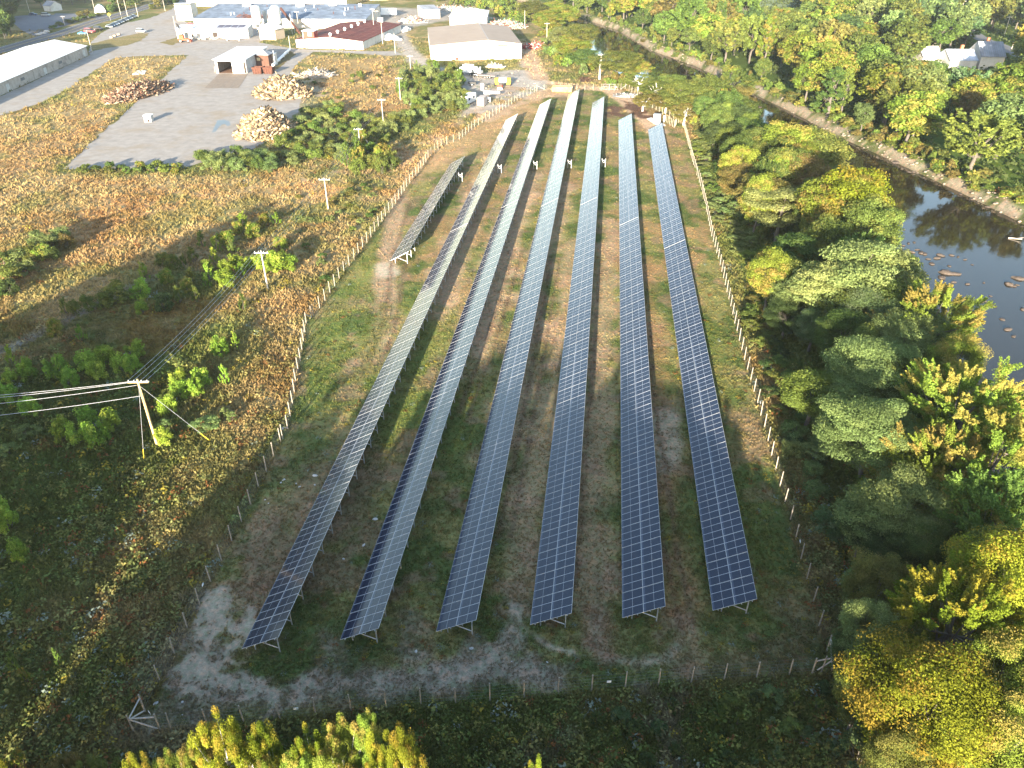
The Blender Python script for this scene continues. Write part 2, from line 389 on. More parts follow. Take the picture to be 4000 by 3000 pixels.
# water
wm = bpy.data.materials.new('river_water'); wm.use_nodes = True; n, l = nt(wm); b = n['Principled BSDF']
b.inputs['Base Color'].default_value = (.022, .018, .010, 1); b.inputs['Roughness'].default_value = .06; b.inputs['IOR'].default_value = 1.33
tc = n.new('ShaderNodeTexCoord'); no = n.new('ShaderNodeTexNoise'); no.inputs['Scale'].default_value = .9; no.inputs['Detail'].default_value = 3
mp = n.new('ShaderNodeMapping'); mp.inputs['Scale'].default_value = (1, .6, 1)
l.new(tc.outputs['Object'], mp.inputs['Vector']); l.new(mp.outputs[0], no.inputs['Vector'])
bp = n.new('ShaderNodeBump'); bp.inputs['Strength'].default_value = .035; bp.inputs['Distance'].default_value = .2
l.new(no.outputs['Fac'], bp.inputs['Height']); l.new(bp.outputs['Normal'], b.inputs['Normal'])
def sheet(name, pts, z, mat, kind='structure', subdiv=0):
    v = [Vector((p[0], p[1], 0)) for p in pts]
    tris = tessellate_polygon([v]); m = MB(); m.poly([(p[0], p[1], z) for p in pts], tris)
    o = m.build(name, mat)
    me = o.data
    for p in me.polygons:
        if p.normal.z < 0: p.flip()
    if kind: o['kind'] = kind
    return o
def grow(P, d):
    return P
wp = [(x+4, y) for x, y in R_BANK]+[(x-4, y) for x, y in L_BANK[::-1]]
sheet('river_water', wp, WATER_Z, wm)

# ------------------------------------------------------------------ paved surfaces
def rough_edge(P, step=2.0, amp=.35, seed=3):
    r = np.random.default_rng(seed); out = []
    n = len(P)
    for i in range(n):
        a, b = P[i], P[(i+1) % n]; L = math.dist(a, b); k = max(1, int(L/step))
        for j in range(k):
            t = j/k; nx_, ny_ = -(b[1]-a[1])/L, (b[0]-a[0])/L; o = r.normal()*amp*(0 if j == 0 else 1)
            out.append((a[0]+(b[0]-a[0])*t+nx_*o, a[1]+(b[1]-a[1])*t+ny_*o))
    return out
asphalt = pm('worn_yard_asphalt', (.31,.285,.26), .95, nscale=.35, namt=.2, bump=.25, bscale=8, spec=.05, dirt=(.26,.205,.14), dscale=.07, damt=.7)
road_m = pm('road_asphalt', (.115,.115,.12), .85, nscale=.6, namt=.12, bump=.2, bscale=10)
conc = pm('old_concrete', (.24,.195,.155), .9, nscale=.9, namt=.2, bump=.2)
verge = attr_mat('verge_grass', nscale=1.2, namt=.5, bump=.6)
YARD = W([(-120,300),(0,250),(90,222),(150,190),(200,155),(245,126),(300,121),(409,119),(372,150),(340,180),(300,215),(272,242),(200,305),(135,365),(260,366),(385,367),(432,352),(520,338),(565,312),(600,280),(645,240),(655,205),(612,178),(640,140),(676,112),(760,115),(845,121),(868,118),(855,111),(760,110),(640,106),(605,100),(560,92),(600,72),(560,60),(421,60),(395,42),(400,18),(425,-10),(395,-8),(372,20),(345,30),(276,48),(236,62),(210,78),(196,92),(194,100),(191,121),(0,208),(-120,262)])
sheet('yard_pavement', rough_edge(YARD, 2.5, .3), .03, asphalt)
def verge_sheet(name, D, seed, c0, c1, z=.06):
    P = rough_edge(W(D), 1.6, .4, seed)
    o = sheet(name, P, z, verge)
    a = o.data.attributes.new('tint', 'FLOAT_COLOR', 'POINT')
    r = np.random.default_rng(seed); k = r.random(len(o.data.vertices))[:, None]
    c = np.ones((len(k), 4), np.float32); c[:, :3] = np.array(c0)*(1-k)+np.array(c1)*k; a.data.foreach_set('color', c.ravel())
    return o
verge_sheet('grass_verge', [(197,95),(240,84),(300,72),(322,72),(305,88),(275,98),(230,104),(197,112)], 1, GOLD*.8, OLIVE)
verge_sheet('grass_verge', [(345,92),(392,78),(400,88),(372,98)], 2, OLIVE, GOLD*.7)
verge_sheet('grass_verge', [(604,62),(640,60),(640,103),(600,94),(598,80)], 4, GREEN, OLIVE)
verge_sheet('grass_verge', [(560,148),(588,140),(612,116),(628,110),(640,118),(612,140),(596,152)], 5, OLIVE, BROWN)
verge_sheet('grass_verge', [(290,38),(330,28),(345,32),(320,40),(282,48),(276,42)], 6, OLIVE, GREEN)
ROADC = W([(-120,140),(0,109),(45,96),(87,84),(139,70),(196,50),(236,39),(276,27),(331,11),(364,0),(420,-14),(520,-34)])
def ribbon(P, w, off=0.0):
    L, R_ = [], []
    for i, p in enumerate(P):
        a = P[max(0, i-1)]; b = P[min(len(P)-1, i+1)]; d = math.dist(a, b); n_ = (-(b[1]-a[1])/d, (b[0]-a[0])/d)
        L.append((p[0]+n_[0]*(off+w/2), p[1]+n_[1]*(off+w/2))); R_.append((p[0]+n_[0]*(off-w/2), p[1]+n_[1]*(off-w/2)))
    return L, R_
def ribbon_sheet(name, P, w, z, mat, off=0.0):
    L, R_ = ribbon(P, w, off); m = MB()
    for i in range(len(P)-1): m.face([(*R_[i], z), (*R_[i+1], z), (*L[i+1], z), (*L[i], z)])
    o = m.build(name, mat); o['kind'] = 'structure'
    for p in o.data.polygons:
        if p.normal.z < 0: p.flip()
    return o
def smooth_line(P, k=6):
    out = []
    for i in range(len(P)-1):
        p0 = P[max(0, i-1)]; p1 = P[i]; p2 = P[i+1]; p3 = P[min(len(P)-1, i+2)]
        for j in range(k):
            t = j/k
            out.append(tuple(.5*((2*p1[q])+(-p0[q]+p2[q])*t+(2*p0[q]-5*p1[q]+4*p2[q]-p3[q])*t*t+(-p0[q]+3*p1[q]-3*p2[q]+p3[q])*t**3) for q in (0, 1)))
    out.append(P[-1]); return out
RC = smooth_line(ROADC)
ribbon_sheet('road', RC, 11.0, .05, road_m)
paint_w = pm('road_paint_white', (.62,.62,.6), .7); paint_y = pm('road_paint_yellow', (.6,.42,.1), .7)
for off in (-.18, .18): ribbon_sheet('road_marking', RC, .16, .056, paint_y, off)
for off in (-4.6, 4.6): ribbon_sheet('road_marking', RC, .18, .056, paint_w, off)
sheet('parking_lot', W([(16,36),(60,33),(110,32),(190,38),(170,46),(140,56),(102,66),(108,76),(92,84),(70,76),(50,68),(34,54)]), .035, pm('lot_asphalt', (.15,.155,.17), .9, nscale=.3, namt=.12))
sheet('driveway', W([(120,29),(215,30),(250,34),(215,42),(190,38),(115,33)]), .04, pm('lot_asphalt', (.15,.155,.17)))
ribbon_sheet('side_road', smooth_line(W([(2215,125),(2180,108),(2150,94),(2125,86),(2098,70),(2066,52),(2050,42),(2062,30),(2050,10)])), 7.5, .05, pm('side_road_asphalt', (.17,.17,.175), .85, nscale=.6, namt=.15))
# concrete apron in front of the open garage: slabs with joints
ap = W([(472,160),(536,160),(516,191),(441,191)])
m = MB()
for i in range(4):
    for j in range(3):
        f0 = lambda u, v: tuple((ap[0][q]*(1-u)*(1-v)+ap[1][q]*u*(1-v)+ap[2][q]*u*v+ap[3][q]*(1-u)*v) for q in (0, 1))
        u0, u1, v0, v1 = (i+.02)/4, (i+.98)/4, (j+.015)/3, (j+.985)/3
        m.face([(*f0(u0, v1), .07), (*f0(u1, v1), .07), (*f0(u1, v0), .07), (*f0(u0, v0), .07)])
o = m.build('concrete_apron', conc); o['kind'] = 'structure'
sheet('puddle', rough_edge(W([(457,287),(466,285),(472,274),(486,268),(492,273),(498,270),(496,262),(484,259),(470,260),(466,268),(462,276)]), 1, .15), .045,
      pm('puddle_water', (.07,.07,.075), .3, namt=0, spec=.3))
pale_field = sheet('field', W([(1600,-8),(1735,-8),(1715,14),(1690,22),(1650,18),(1625,6)]), .1, pm('pale_field', (.20,.24,.12), .9, nscale=.05))

# ------------------------------------------------------------------ solar rows
S = 56.3
X0, DX, WID = -.53927*S, .15533*S, .06877*S
H0, H1 = .68, 2.79
TILT = math.atan2(H1-H0, WID); SL = math.hypot(WID, H1-H0)
MW, ML = 1.03, (SL-.03)/2
gm = bpy.data.materials.new('solar_glass'); gm.use_nodes = True; n, l = nt(gm); b = n['Principled BSDF']
b.inputs['Roughness'].default_value = .10; b.inputs['Specular IOR Level'].default_value = .5; b.inputs['IOR'].default_value = 1.34
tc = n.new('ShaderNodeTexCoord'); sx = n.new('ShaderNodeSeparateXYZ'); l.new(tc.outputs['Object'], sx.inputs[0])
def line_mask(out, period, width):
    a = n.new('ShaderNodeMath'); a.operation = 'MODULO'; a.inputs[1].default_value = period
    ad = n.new('ShaderNodeMath'); ad.operation = 'ADD'; ad.inputs[1].default_value = 10*period; l.new(out, ad.inputs[0]); l.new(ad.outputs[0], a.inputs[0])
    c = n.new('ShaderNodeMath'); c.operation = 'LESS_THAN'; c.inputs[1].default_value = width; l.new(a.outputs[0], c.inputs[0]); return c.outputs[0]
m1 = line_mask(sx.outputs['Y'], .1675, .012); m2 = line_mask(sx.outputs['X'], .0885, .008)
mm = n.new('ShaderNodeMath'); mm.operation = 'MAXIMUM'; l.new(m1, mm.inputs[0]); l.new(m2, mm.inputs[1])
mc = n.new('ShaderNodeMix'); mc.data_type = 'RGBA'; mc.inputs[6].default_value = (.007,.014,.034,1); mc.inputs[7].default_value = (.05,.065,.10,1)
l.new(mm.outputs[0], mc.inputs['Factor']); l.new(mc.outputs[2], b.inputs['Base Color'])
alu = pm('anodised_aluminium', (.58,.58,.60), .55, .1, nscale=3, namt=.05, spec=.5)
back_m = pm('module_backsheet', (.05,.05,.055), .6)
galv = pm('galvanised_steel', (.52,.53,.54), .5, .5, nscale=5, namt=.12)

def module_mesh():
    w, h, t, fb = MW/2, ML/2, .035, .017
    v = []; f = []; mi = []
    def q(pts, m): b0 = len(v); v.extend(pts); f.append([b0, b0+1, b0+2, b0+3]); mi.append(m)
    x0, x1, y0, y1 = -h, h, -w, w
    q([(x0,y1,0),(x1,y1,0),(x1,y0,0),(x0,y0,0)], 2)
    for a, c in (((x0,y0),(x1,y0)),((x1,y0),(x1,y1)),((x1,y1),(x0,y1)),((x0,y1),(x0,y0))):
        q([(*a,0),(*c,0),(*c,t),(*a,t)], 1)
    i0, i1, j0, j1 = x0+fb, x1-fb, y0+fb, y1-fb
    q([(x0,y0,t),(x1,y0,t),(i1,j0,t),(i0,j0,t)], 1); q([(x1,y0,t),(x1,y1,t),(i1,j1,t),(i1,j0,t)], 1)
    q([(x1,y1,t),(x0,y1,t),(i0,j1,t),(i1,j1,t)], 1); q([(x0,y1,t),(x0,y0,t),(i0,j0,t),(i0,j1,t)], 1)
    g0 = t-.004
    q([(i0,j0,g0),(-.009,j0,g0),(-.009,j1,g0),(i0,j1,g0)], 0); q([(.009,j0,g0),(i1,j0,g0),(i1,j1,g0),(.009,j1,g0)], 0)
    q([(-.009,j0,g0),(.009,j0,g0),(.009,j1,g0),(-.009,j1,g0)], 1)
    return np.array(v), np.array(f), np.array(mi)
MV, MF, MI = module_mesh()
module_me = np_mesh('solar_module', MV, MF, mats=(gm, alu, back_m), midx=MI)
RT = Matrix.Rotation(-TILT, 4, 'Y')     # +x end goes up
RTn = np.array(RT.to_3x3())
def col_y(k): return MW/2+(k//3)*3.174+(k % 3)*1.042
def frame_mesh():
    m = MB(); h_at = lambda x: H0+x*math.tan(TILT)
    fx, rx = .95, WID-.55
    m.box((fx, 0, (h_at(fx)-.22)/2), (.10, .07, h_at(fx)-.22)); m.box((rx, 0, (h_at(rx)-.22)/2), (.10, .07, h_at(rx)-.22))
    M3 = RT.to_3x3()
    m.box((WID/2, 0, h_at(WID/2)-.20), (SL-.5, .06, .12), M=M3)
    a = Vector((1.35, .08, h_at(1.35)-.25)); c = Vector((rx, .08, .38)); m.tube(a, c, .045, n=6)
    me = bpy.data.meshes.new('support_frame'); me.from_pydata([tuple(p) for p in m.v], [], m.f); me.materials.append(galv); me.update(); return me
frame_me = frame_mesh()

def solar_section(x, y0, y1, label, group):
    root = empty('solar_panel_row', (x, y0, 0)); tag(root, label, 'solar panels', group)
    nc = max(3, int(round((y1-y0)/1.058))); ncl = min(nc, 50)
    for k in range(ncl):
        for j in (0, 1):
            s = ML/2+j*(ML+.03)
            o = bpy.data.objects.new('solar_module', module_me); COL.objects.link(o); o.parent = root
            o.matrix_local = Matrix.Translation((s*math.cos(TILT), col_y(k), H0+s*math.sin(TILT)))@RT
    if nc > ncl:
        V = []; Fs = []; M_ = []; base = 0; mv = MV@RTn.T
        for k in range(ncl, nc):
            for j in (0, 1):
                s = ML/2+j*(ML+.03)
                V.append(mv+np.array([s*math.cos(TILT), col_y(k), H0+s*math.sin(TILT)])); Fs.append(MF+base); M_.append(MI); base += len(MV)
        # glass grid lines use object space: keep the module's own frame of reference
        me = np_mesh('solar_modules_beyond', np.concatenate(V), np.concatenate(Fs), mats=(gm_far, alu, back_m), midx=np.concatenate(M_))
        o = link('solar_modules', me, root); o['kind'] = 'stuff'
    Lr = col_y(nc-1)+MW/2
    for s in (.5, 1.55, 2.85, 3.9):
        m = MB(); m.box((0, Lr/2, 0), (.06, Lr+.12, .10))
        o = m.build('purlin', galv, root); o.matrix_local = Matrix.Translation((s*math.cos(TILT)+.03, 0, H0+s*math.sin(TILT)-.08))@RT
    kf = 0
    yy = .6
    while yy < Lr:
        o = link('support_frame', frame_me, root, (0, yy, 0)); yy += 3.174
    return root
gm_far = gm.copy(); gm_far.name = 'solar_glass_far'
gm_far.node_tree.nodes['Principled BSDF'].inputs['Base Color'].default_value = (.014,.02,.04,1)
for lk in list(gm_far.node_tree.links):
    if lk.to_socket.name == 'Base Color': gm_far.node_tree.links.remove(lk)
yb = [44.25, 46.26, 48.22, 50.02, 51.84, 53.74]; yt = [246.2, 268.7, 285.0, 273.5, 250.3, 238.6]
gap = [149.6, 165.8, 168.0, 169.9, 158.1, 146.3]
ordn = ['leftmost', 'second', 'third', 'fourth', 'fifth', 'rightmost']
for i in range(6):
    x = X0+i*DX
    nm = {0: 'leftmost long row', 5: 'rightmost row'}.get(i, ordn[i]+' long row from the left')
    n1_ = int(round((gap[i]-yb[i])/1.058)); e1_ = yb[i]+col_y(n1_-1)+MW/2+.22
    solar_section(x, yb[i], gap[i], f'near section of blue panels in the {nm}, on steel posts', 'solar panel rows on the fenced field')
    solar_section(x, e1_, yt[i], f'far section of panels in the {nm}, beyond its gap', 'solar panel rows on the fenced field')
r0a = g(837, 563.5, H0)
r0b = g(1804.7/KD, 608/KD, H1)
solar_section(X0-DX, r0a[1], r0b[1], 'short separate row of panels standing alone beside the left fence', 'solar panel rows on the fenced field')
# inverter stands behind the high edge
inv_m = pm('inverter_white', (.4,.4,.4), .5)
names = ['short separate row', 'leftmost long row', 'second long row', 'third long row', 'fourth long row']
for i, (dx_, dy_) in enumerate([(783.5+0, 404/1), (0, 0), (0, 0), (0, 0), (0, 0)]):
    x = X0+(i-1)*DX+WID+.9; yv = [186, 194, 198, 200, 202][i]
    r = empty('inverter_stand', (x, yv, 0)); tag(r, f'white inverter boxes on posts behind the {names[i]} of panels', 'inverter', 'inverters behind the panel rows')
    for sx_ in (-.45, .45): MB().box((sx_, 0, 1.1), (.10, .08, 2.2)).build('post', galv, r)
    MB().box((0, -.02, 1.75), (1.1, .05, .08)).box((0, -.02, 1.2), (1.1, .05, .08)).build('rail', galv, r)
    for sx_ in (-.35, .35):
        bx = MB().box((sx_, -.16, 1.65), (.3, .2, .5)).build('inverter_box', inv_m, r)
        MB().box((sx_, -.27, 1.55), (.2, .02, .14)).build('cover', pm('inverter_grey', (.35,.36,.38), .5), bx)

# ------------------------------------------------------------------ fences
post_m = pm('fence_post_wood', (.36,.31,.25), .85, nscale=6, namt=.25); wire_m = pm('fence_wire', (.20,.22,.21), .5, .7)
def post_me(nm, h, r, n=8):
    m = MB(); m.tube((0,0,-.1), (0,0,h), r, r*.85, n)
    me = bpy.data.meshes.new(nm); me.from_pydata([tuple(p) for p in m.v], [], m.f); me.materials.append(post_m); me.update(); return me
pme = post_me('post', 2.3, .07)
def fence(label, D, closed=False, spacing=3.0, braces=()):
    P = W(D); root = empty('wire_fence', (*P[0], 0)); tag(root, label, 'fence', 'fences round the solar field')
    pts = [P[0]]; acc = 0
    for a, b_ in zip(P[:-1], P[1:]):
        L = math.dist(a, b_); d = spacing-acc
        while d <= L: pts.append((a[0]+(b_[0]-a[0])*d/L, a[1]+(b_[1]-a[1])*d/L)); d += spacing
        acc = L-(d-spacing)
    if math.dist(pts[-1], P[-1]) > 1: pts.append(P[-1])
    ox, oy = P[0]; r = random.Random(len(pts))
    for i, p in enumerate(pts[:100]):
        o = link('post', pme, root, (p[0]-ox, p[1]-oy, 0)); o.rotation_euler = (r.uniform(-.02,.02), r.uniform(-.02,.02), r.random()*6); o.scale = (1, 1, r.uniform(.96,1.05))
    if len(pts) > 100:
        m = MB()
        for p in pts[100:]: m.tube((p[0]-ox, p[1]-oy, -.1), (p[0]-ox, p[1]-oy, 2.3), .085, .07, 6)
        m.build('posts_beyond', post_m, root)['kind'] = 'stuff'
    m = MB()
    for a, b_ in zip(pts[:-1], pts[1:]):
        for z in (.12, .5, .9, 1.3, 1.7, 2.15):
            m.tube((a[0]-ox, a[1]-oy, z), (b_[0]-ox, b_[1]-oy, z), .006, n=3, caps=False)
        for k in range(6):
            t = (k+.5)/6; q = (a[0]+(b_[0]-a[0])*t-ox, a[1]+(b_[1]-a[1])*t-oy)
            m.tube((*q, .1), (*q, 2.15), .004, n=3, caps=False)
    m.build('wire_mesh', wire_m, root)
    for (a, za), (b_, zb) in braces:
        a = g(*a); b_ = g(*b_)
        for q in (a, b_):
            if min(math.dist(q, p) for p in pts) > .6:
                o = link('post', pme, root, (q[0]-ox, q[1]-oy, 0)); o.scale = (1.15, 1.15, 1.0); pts.append(q)
        MB().tube((a[0]-ox, a[1]-oy, za), (b_[0]-ox, b_[1]-oy, zb), .07, n=6).build('brace', pm('brace_wood', (.42,.38,.34), .85, nscale=5), root)
    sg = pm('sign_plate_white', (.8,.8,.8), .6)
    for i in range(4, len(pts)-2, 9):
        a, b_ = pts[i], pts[i+1]; ang = math.atan2(b_[1]-a[1], b_[0]-a[0])
        MB().box(((a[0]+b_[0])/2-ox, (a[1]+b_[1])/2-oy, 1.2), (.38, .02, .26), rz=ang).build('sign_plate', sg, root)
    return root
cBL, cBL1, cBL2 = (291,1583), (314,1538), (347,1579)
fence('wire fence with round wooden posts along the near end of the panels',
      [cBL,cBL2,(420,1570),(565.5,1558.5),(635.5,1551.5),(706,1541),(777,1534.5),(843.5,1528),(913,1523),(1045.5,1516),(1115,1509.5),(1245.5,1496),(1378,1486.5),(1503.5,1475),(1631,1465),(1692,1460),(1753,1458),(1796,1450)],
      braces=(((cBL,1.9),(cBL2,1.9)),((cBL,1.8),(cBL2,.2)),((cBL,1.9),(cBL1,1.9)),((cBL,1.8),(cBL1,.2)),(((1796,1450),1.9),((1753,1458),1.9)),(((1796,1450),1.8),((1753,1458),.2)),(((1796,1450),1.9),((1785,1409),1.9)),(((1796,1450),.3),((1785,1409),1.8))))
fence('long wire fence with wooden posts down the left side of the panels',
      [(314,1538),(345,1476.5),(374.5,1419),(401,1366.5),(427,1315),(449.5,1268),(472,1224),(493,1184),(512.5,1146),(532.5,1108),(549,1074),(567,1038),(583,1004.5),(597.5,974.5),(611,948),(622,927),(627,902),(635,858),(638,830),(647,791),(654,752),(662,700),(673.5,687.5),(686,672.5),(708,641),(738,595.5),(763.5,564),(805,507.5),(834,467.5),(862,430),(878,405),(900.5,377.5),(927,341),(955.5,316),(992,302.5),(1025.5,275),(1057,256),(1087,237.5),(1127,211),(1158.5,197.5)],
      braces=((((611,948),1.8),((622,927),.2)),(((662,700),1.8),((673.5,687.5),.2))))
fence('wire fence with wooden posts across the far end near the rusty container',
      [(1160,197),(1177,195),(1193.5,195),(1242,194),(1272,195),(1316,196)],
      braces=((((1160,197),1.9),((1177,195),.3)),))
fence('wire fence with wooden posts along the right side by the trees',
      [(1785,1409),(1771.5,1365),(1759,1313),(1745,1265),(1733.5,1222),(1711.5,1141),(1690,1072),(1665,981),(1651,927),(1631,854.5),(1611,790),(1591,715),(1573.5,645),(1556,575),(1536,507),(1516,412),(1496,350),(1481,290),(1475,270),(1456,262),(1438.5,252),(1417,237.5),(1393.5,225),(1376,207.5),(1353.5,194),(1341,194.5),(1327,196)],
      braces=((((1341,194.5),.3),((1353.5,194),1.9)),))
# gate at the far end
P = W([(1316,196),(1327,196)])
r = empty('field_gate', (*g(1290,195), 0)); tag(r, 'open metal mesh gate in the far fence beside the dirt drive', 'gate')
gl = g(1301,192); gl = (gl[0]-g(1290,195)[0], gl[1]-g(1290,195)[1])
m = MB(); x0_, x1_ = 2.0, 6.6
for z in (.2, 1.1, 2.0): m.tube((x0_, 1, z), (x1_, 1, z), .035, n=6)
for xx in (x0_, (x0_+x1_)/2, x1_): m.tube((xx, 1, .2), (xx, 1, 2.0), .035, n=6)
m.build('gate_frame', galv, r)
m = MB()
for k in range(15): m.tube((x0_+k*.32, 1, .2), (x0_+k*.32, 1, 2.0), .006, n=3)
m.build('gate_mesh', galv, r)
# small enclosure of white stakes beside the transformer
fr = W([(1436,262),(1446,269),(1456,276),(1462,268)]); r = empty('stake_fence', (*fr[0], 0)); tag(r, 'short run of close wooden stakes beside the white transformer box', 'fence')
for a, b_ in zip(fr[:-1], fr[1:]):
    L = math.dist(a, b_); k = max(2, int(L/1.1))
    for j in range(k):
        t = j/k; link('post', pme, r, (a[0]+(b_[0]-a[0])*t-fr[0][0], a[1]+(b_[1]-a[1])*t-fr[0][1], 0))

# ------------------------------------------------------------------ utility poles and wires
pole_m = pm('weathered_pole_wood', (.50,.45,.38), .85, nscale=4, namt=.2); newpole_m = pm('yellow_pine_pole', (.52,.38,.19), .8, nscale=4, namt=.2)
ins_m = pm('porcelain', (.7,.7,.7), .3); cable_m = pm('aluminium_cable', (.55,.55,.56), .4, .4)
yel_m = pm('guy_guard_yellow', (.75,.55,.05), .5)
def pole(bD, tD, label, arm=True, ang=0.0, mat=None, h=None, r=.15, group='utility poles', lamp=False):
    p = g(*bD); h = h or height_of(bD, tD)
    root = empty('utility_pole', (*p, 0)); tag(root, label, 'utility pole', group)
    MB().tube((0,0,-.3), (0,0,h), r, r*.68, 10).build('shaft', mat or pole_m, root, smooth=False)
    if arm:
        a = MB().box((0, 0, h-.45), (2.5, .12, .14), rz=ang).build('crossarm', mat or pole_m, root)
        m = MB()
        for s in (-1.1, -.45, .45, 1.1): m.tube((s*math.cos(ang), s*math.sin(ang), h-.38), (s*math.cos(ang), s*math.sin(ang), h-.12), .06, .04, 6)
        m.build('insulators', ins_m, a)
    if lamp: MB().tube((0,-.25,h-1.3), (0,-.25,h-.5), .2, .2, 10).build('transformer', galv, root)
    return root, p, h
lineang = .35
R1_, P1_, h1_ = pole((340,962), (293,820), 'tall yellowish power pole nearest the viewer, held by two guy wires', ang=.15, mat=newpole_m, h=10.0, r=.19)
MB().box((0, .16, h1_-.45), (2.5, .10, .14), rz=.15).build('crossarm', pm('pale_crossarm', (.7,.7,.68), .7), R1_)
P_ = [(P1_, h1_)]
for bD, tD, lab in (((579,626),(567,541),'power pole with crossarm, second from the viewer in the left line'),
                    ((709,452),(700,384),'power pole beside the rust red weeds, third in the left line'),
                    ((779,327),(776,276),'power pole propped by a leaning brace pole above willow bushes'),
                    ((829,276),(825.5,212.5),'power pole with crossarm rising from low bushes, fifth in the left line'),
                    ((865,216),(864,167),'power pole with crossarm at the edge of the willow thicket'),
                    ((887.5,157),(885,119),'power pole with crossarm beside the dirt lane near the beige warehouse')):
    rt, p, h = pole(bD, tD, lab, ang=.1); P_.append((p, h))
    if 'propped' in lab:
        MB().tube((.5, .2, h*.8), (5.2, -2.4, -.2), .14, .11, 8).build('brace_pole', pole_m, rt)
for bD, tD, lab, arm in (
    ((854,115),(850,71),'bare pole at the corner of the lane left of the beige warehouse',0), ((827,96),(825,49),'bare pole between the red roof building and the beige warehouse',0),
    ((809,75),(806,18),'pole beside the scrap heap behind the red roof building',1),((816,72),(812,22),'second pole behind the red roof building, right of the first',1),
    ((1133.5,60),(1134,22),'farthest thin pole among the bushes right of the beige warehouse',0),((1181,94),(1182,49),'pole with crossarm among bushes right of the warehouse',1),
    ((1236.5,135.5),(1238,84),'pole with crossarm standing in bushes left of the river',1),((1296,172.5),(1298,116),'pole with double crossarm beside the gate at the far fence',1),
    ((1293.5,172),(1296,132),'shorter pole standing directly beside the pole with double crossarm',0),
    ((628,112),(622,77),'short leaning pole at the end of the white pipe',0),((646,67),(640,24),'pole with crossarm left of the red roof, beside the conveyor',1),((632,75),(626,30),'bare pole between the silos and the red roof building',0),
    ((66,32),(54,-4),'pole in front of dark trees in the upper left corner',1),((140,55),(135,34),'small pole with lamp in front of the upper parking lot',1),
    ((206,27),(197,-3),'leaning pole left of the domed green shed',0),((263,40),(246,-2),'leaning pole beside the row of parked cars',0),((276,36),(268,-3),'leaning pole right behind the parked car row',0),
    ((299,37),(291,6),'pole standing on the grass strip beside the road',0),((357,24),(353,-4),'pole at the corner of the yard entrance',0),
    ((200,115),(186,65),'rusty leaning pole at the far corner of the long white roof',0),((380,65),(373,35),'thin white pole at the left end of the low white building',0),
    ((2075,31),(2081,1),'power pole farthest up the road beyond the river',1),((2126,41),(2130,24),'power pole with crossarm near the road beyond the river, middle one',1),
    ((2169,77),(2181,35),'tall power pole with crossarm right of the road beyond the river',1),((2185,107),(2190,90),'short bare pole at the road edge beyond the river',0),((2011,39),(2013,25),'small pole among trees left of the road beyond the river',0)):
    pole(bD, tD, lab, arm=bool(arm), ang=.1, group='utility poles', lamp=False)
def sag(a, b, d, n=14):
    return [(a[0]+(b[0]-a[0])*t, a[1]+(b[1]-a[1])*t, a[2]+(b[2]-a[2])*t-4*d*t*(1-t)) for t in (i/n for i in range(n+1))]
def wire(a, b, d, label, r=.018, group=None, name='power_line'):
    o = MB().path(sag(a, b, d), r, 4).build(name, cable_m); tag(o, label, 'power line', group); return o
spans = ['from the nearest pole to the second pole', 'from the second to the third pole', 'from the third pole to the propped pole', 'from the propped pole to the fifth pole', 'from the fifth pole to the thicket pole', 'from the thicket pole to the lane pole']
for i in range(6):
    (a, ha), (b, hb) = P_[i], P_[i+1]
    for j, s in enumerate((-1.1, -.45, .45, 1.1)):
        dz = -.15
        if i == 0 and j == 3: dz = -.15
        wire((a[0]+s*.99, a[1]+s*.1, ha+dz), (b[0]+s*.99, b[1]+s*.1, hb+dz), .8, f'{["outermost left","inner left","inner right","outermost right"][j]} power line {spans[i]}', .016 if i == 0 else .011, 'power lines of the left pole line')
for j, (yl, z0) in enumerate(((857, h1_-.4), (866, h1_-.45), (885, h1_-.9), (912, h1_-2.4))):
    q = g(-330, yl+14, 8.6-[0,.1,.5,1.6][j]*1.0)
    wire((P1_[0]-.9+j*.3, P1_[1], z0), (q[0], q[1], 8.6-[0,.1,.5,1.6][j]), .5, f'{["top","second","third","lowest"][j]} of the four bright wires running left from the nearest pole', .024, 'four wires running left from the nearest pole')
for (bx, by), lab, z in (((311,996), 'front', h1_-.7), ((456,954), 'right hand', h1_-.9)):
    p = g(bx, by); a = Vector((P1_[0], P1_[1], z)); b = Vector((p[0], p[1], 0)); root = empty('guy_wire', (*p, 0))
    tag(root, f'{lab} guy wire of the nearest pole with a yellow guard at its foot', 'guy wire', 'guy wires of the nearest pole')
    MB().tube(a-b, (0,0,0), .02, n=4).build('cable', cable_m, root)
    q = (a-b)*.16; MB().tube(q, (0,0,0), .045, n=6).build('guard', yel_m, root)

# ------------------------------------------------------------------ buildings
white_wall = pm('white_painted_wall', (.62,.60,.56), .8, nscale=.4, namt=.10, dirt=(.32,.27,.21), dscale=.3, damt=.6)
white_roof = pm('white_roof', (.80,.80,.79), .7, nscale=.2, namt=.05, dirt=(.6,.58,.55), dscale=.12, damt=.35)
stain_wall = pm('stained_block_wall', (.40,.36,.32), .9, nscale=.7, namt=.2, dirt=(.12,.11,.11), dscale=.33, damt=.75)
beige_roof = pm('gravel_roof_beige', (.33,.27,.22), .95, nscale=.2, namt=.10, dirt=(.28,.22,.18), dscale=.05, damt=.35)
rust_brown = pm('rusty_steel', (.10,.045,.032), .85, nscale=1.5, namt=.35)
dark_in = pm('dark_interior', (.05,.04,.035), .9)
door_m = pm('brown_door', (.42,.24,.17), .8, nscale=1)
plank_m = pm('plank_wall', (.50,.40,.30), .85, nscale=3, namt=.25)
blue_roof = None
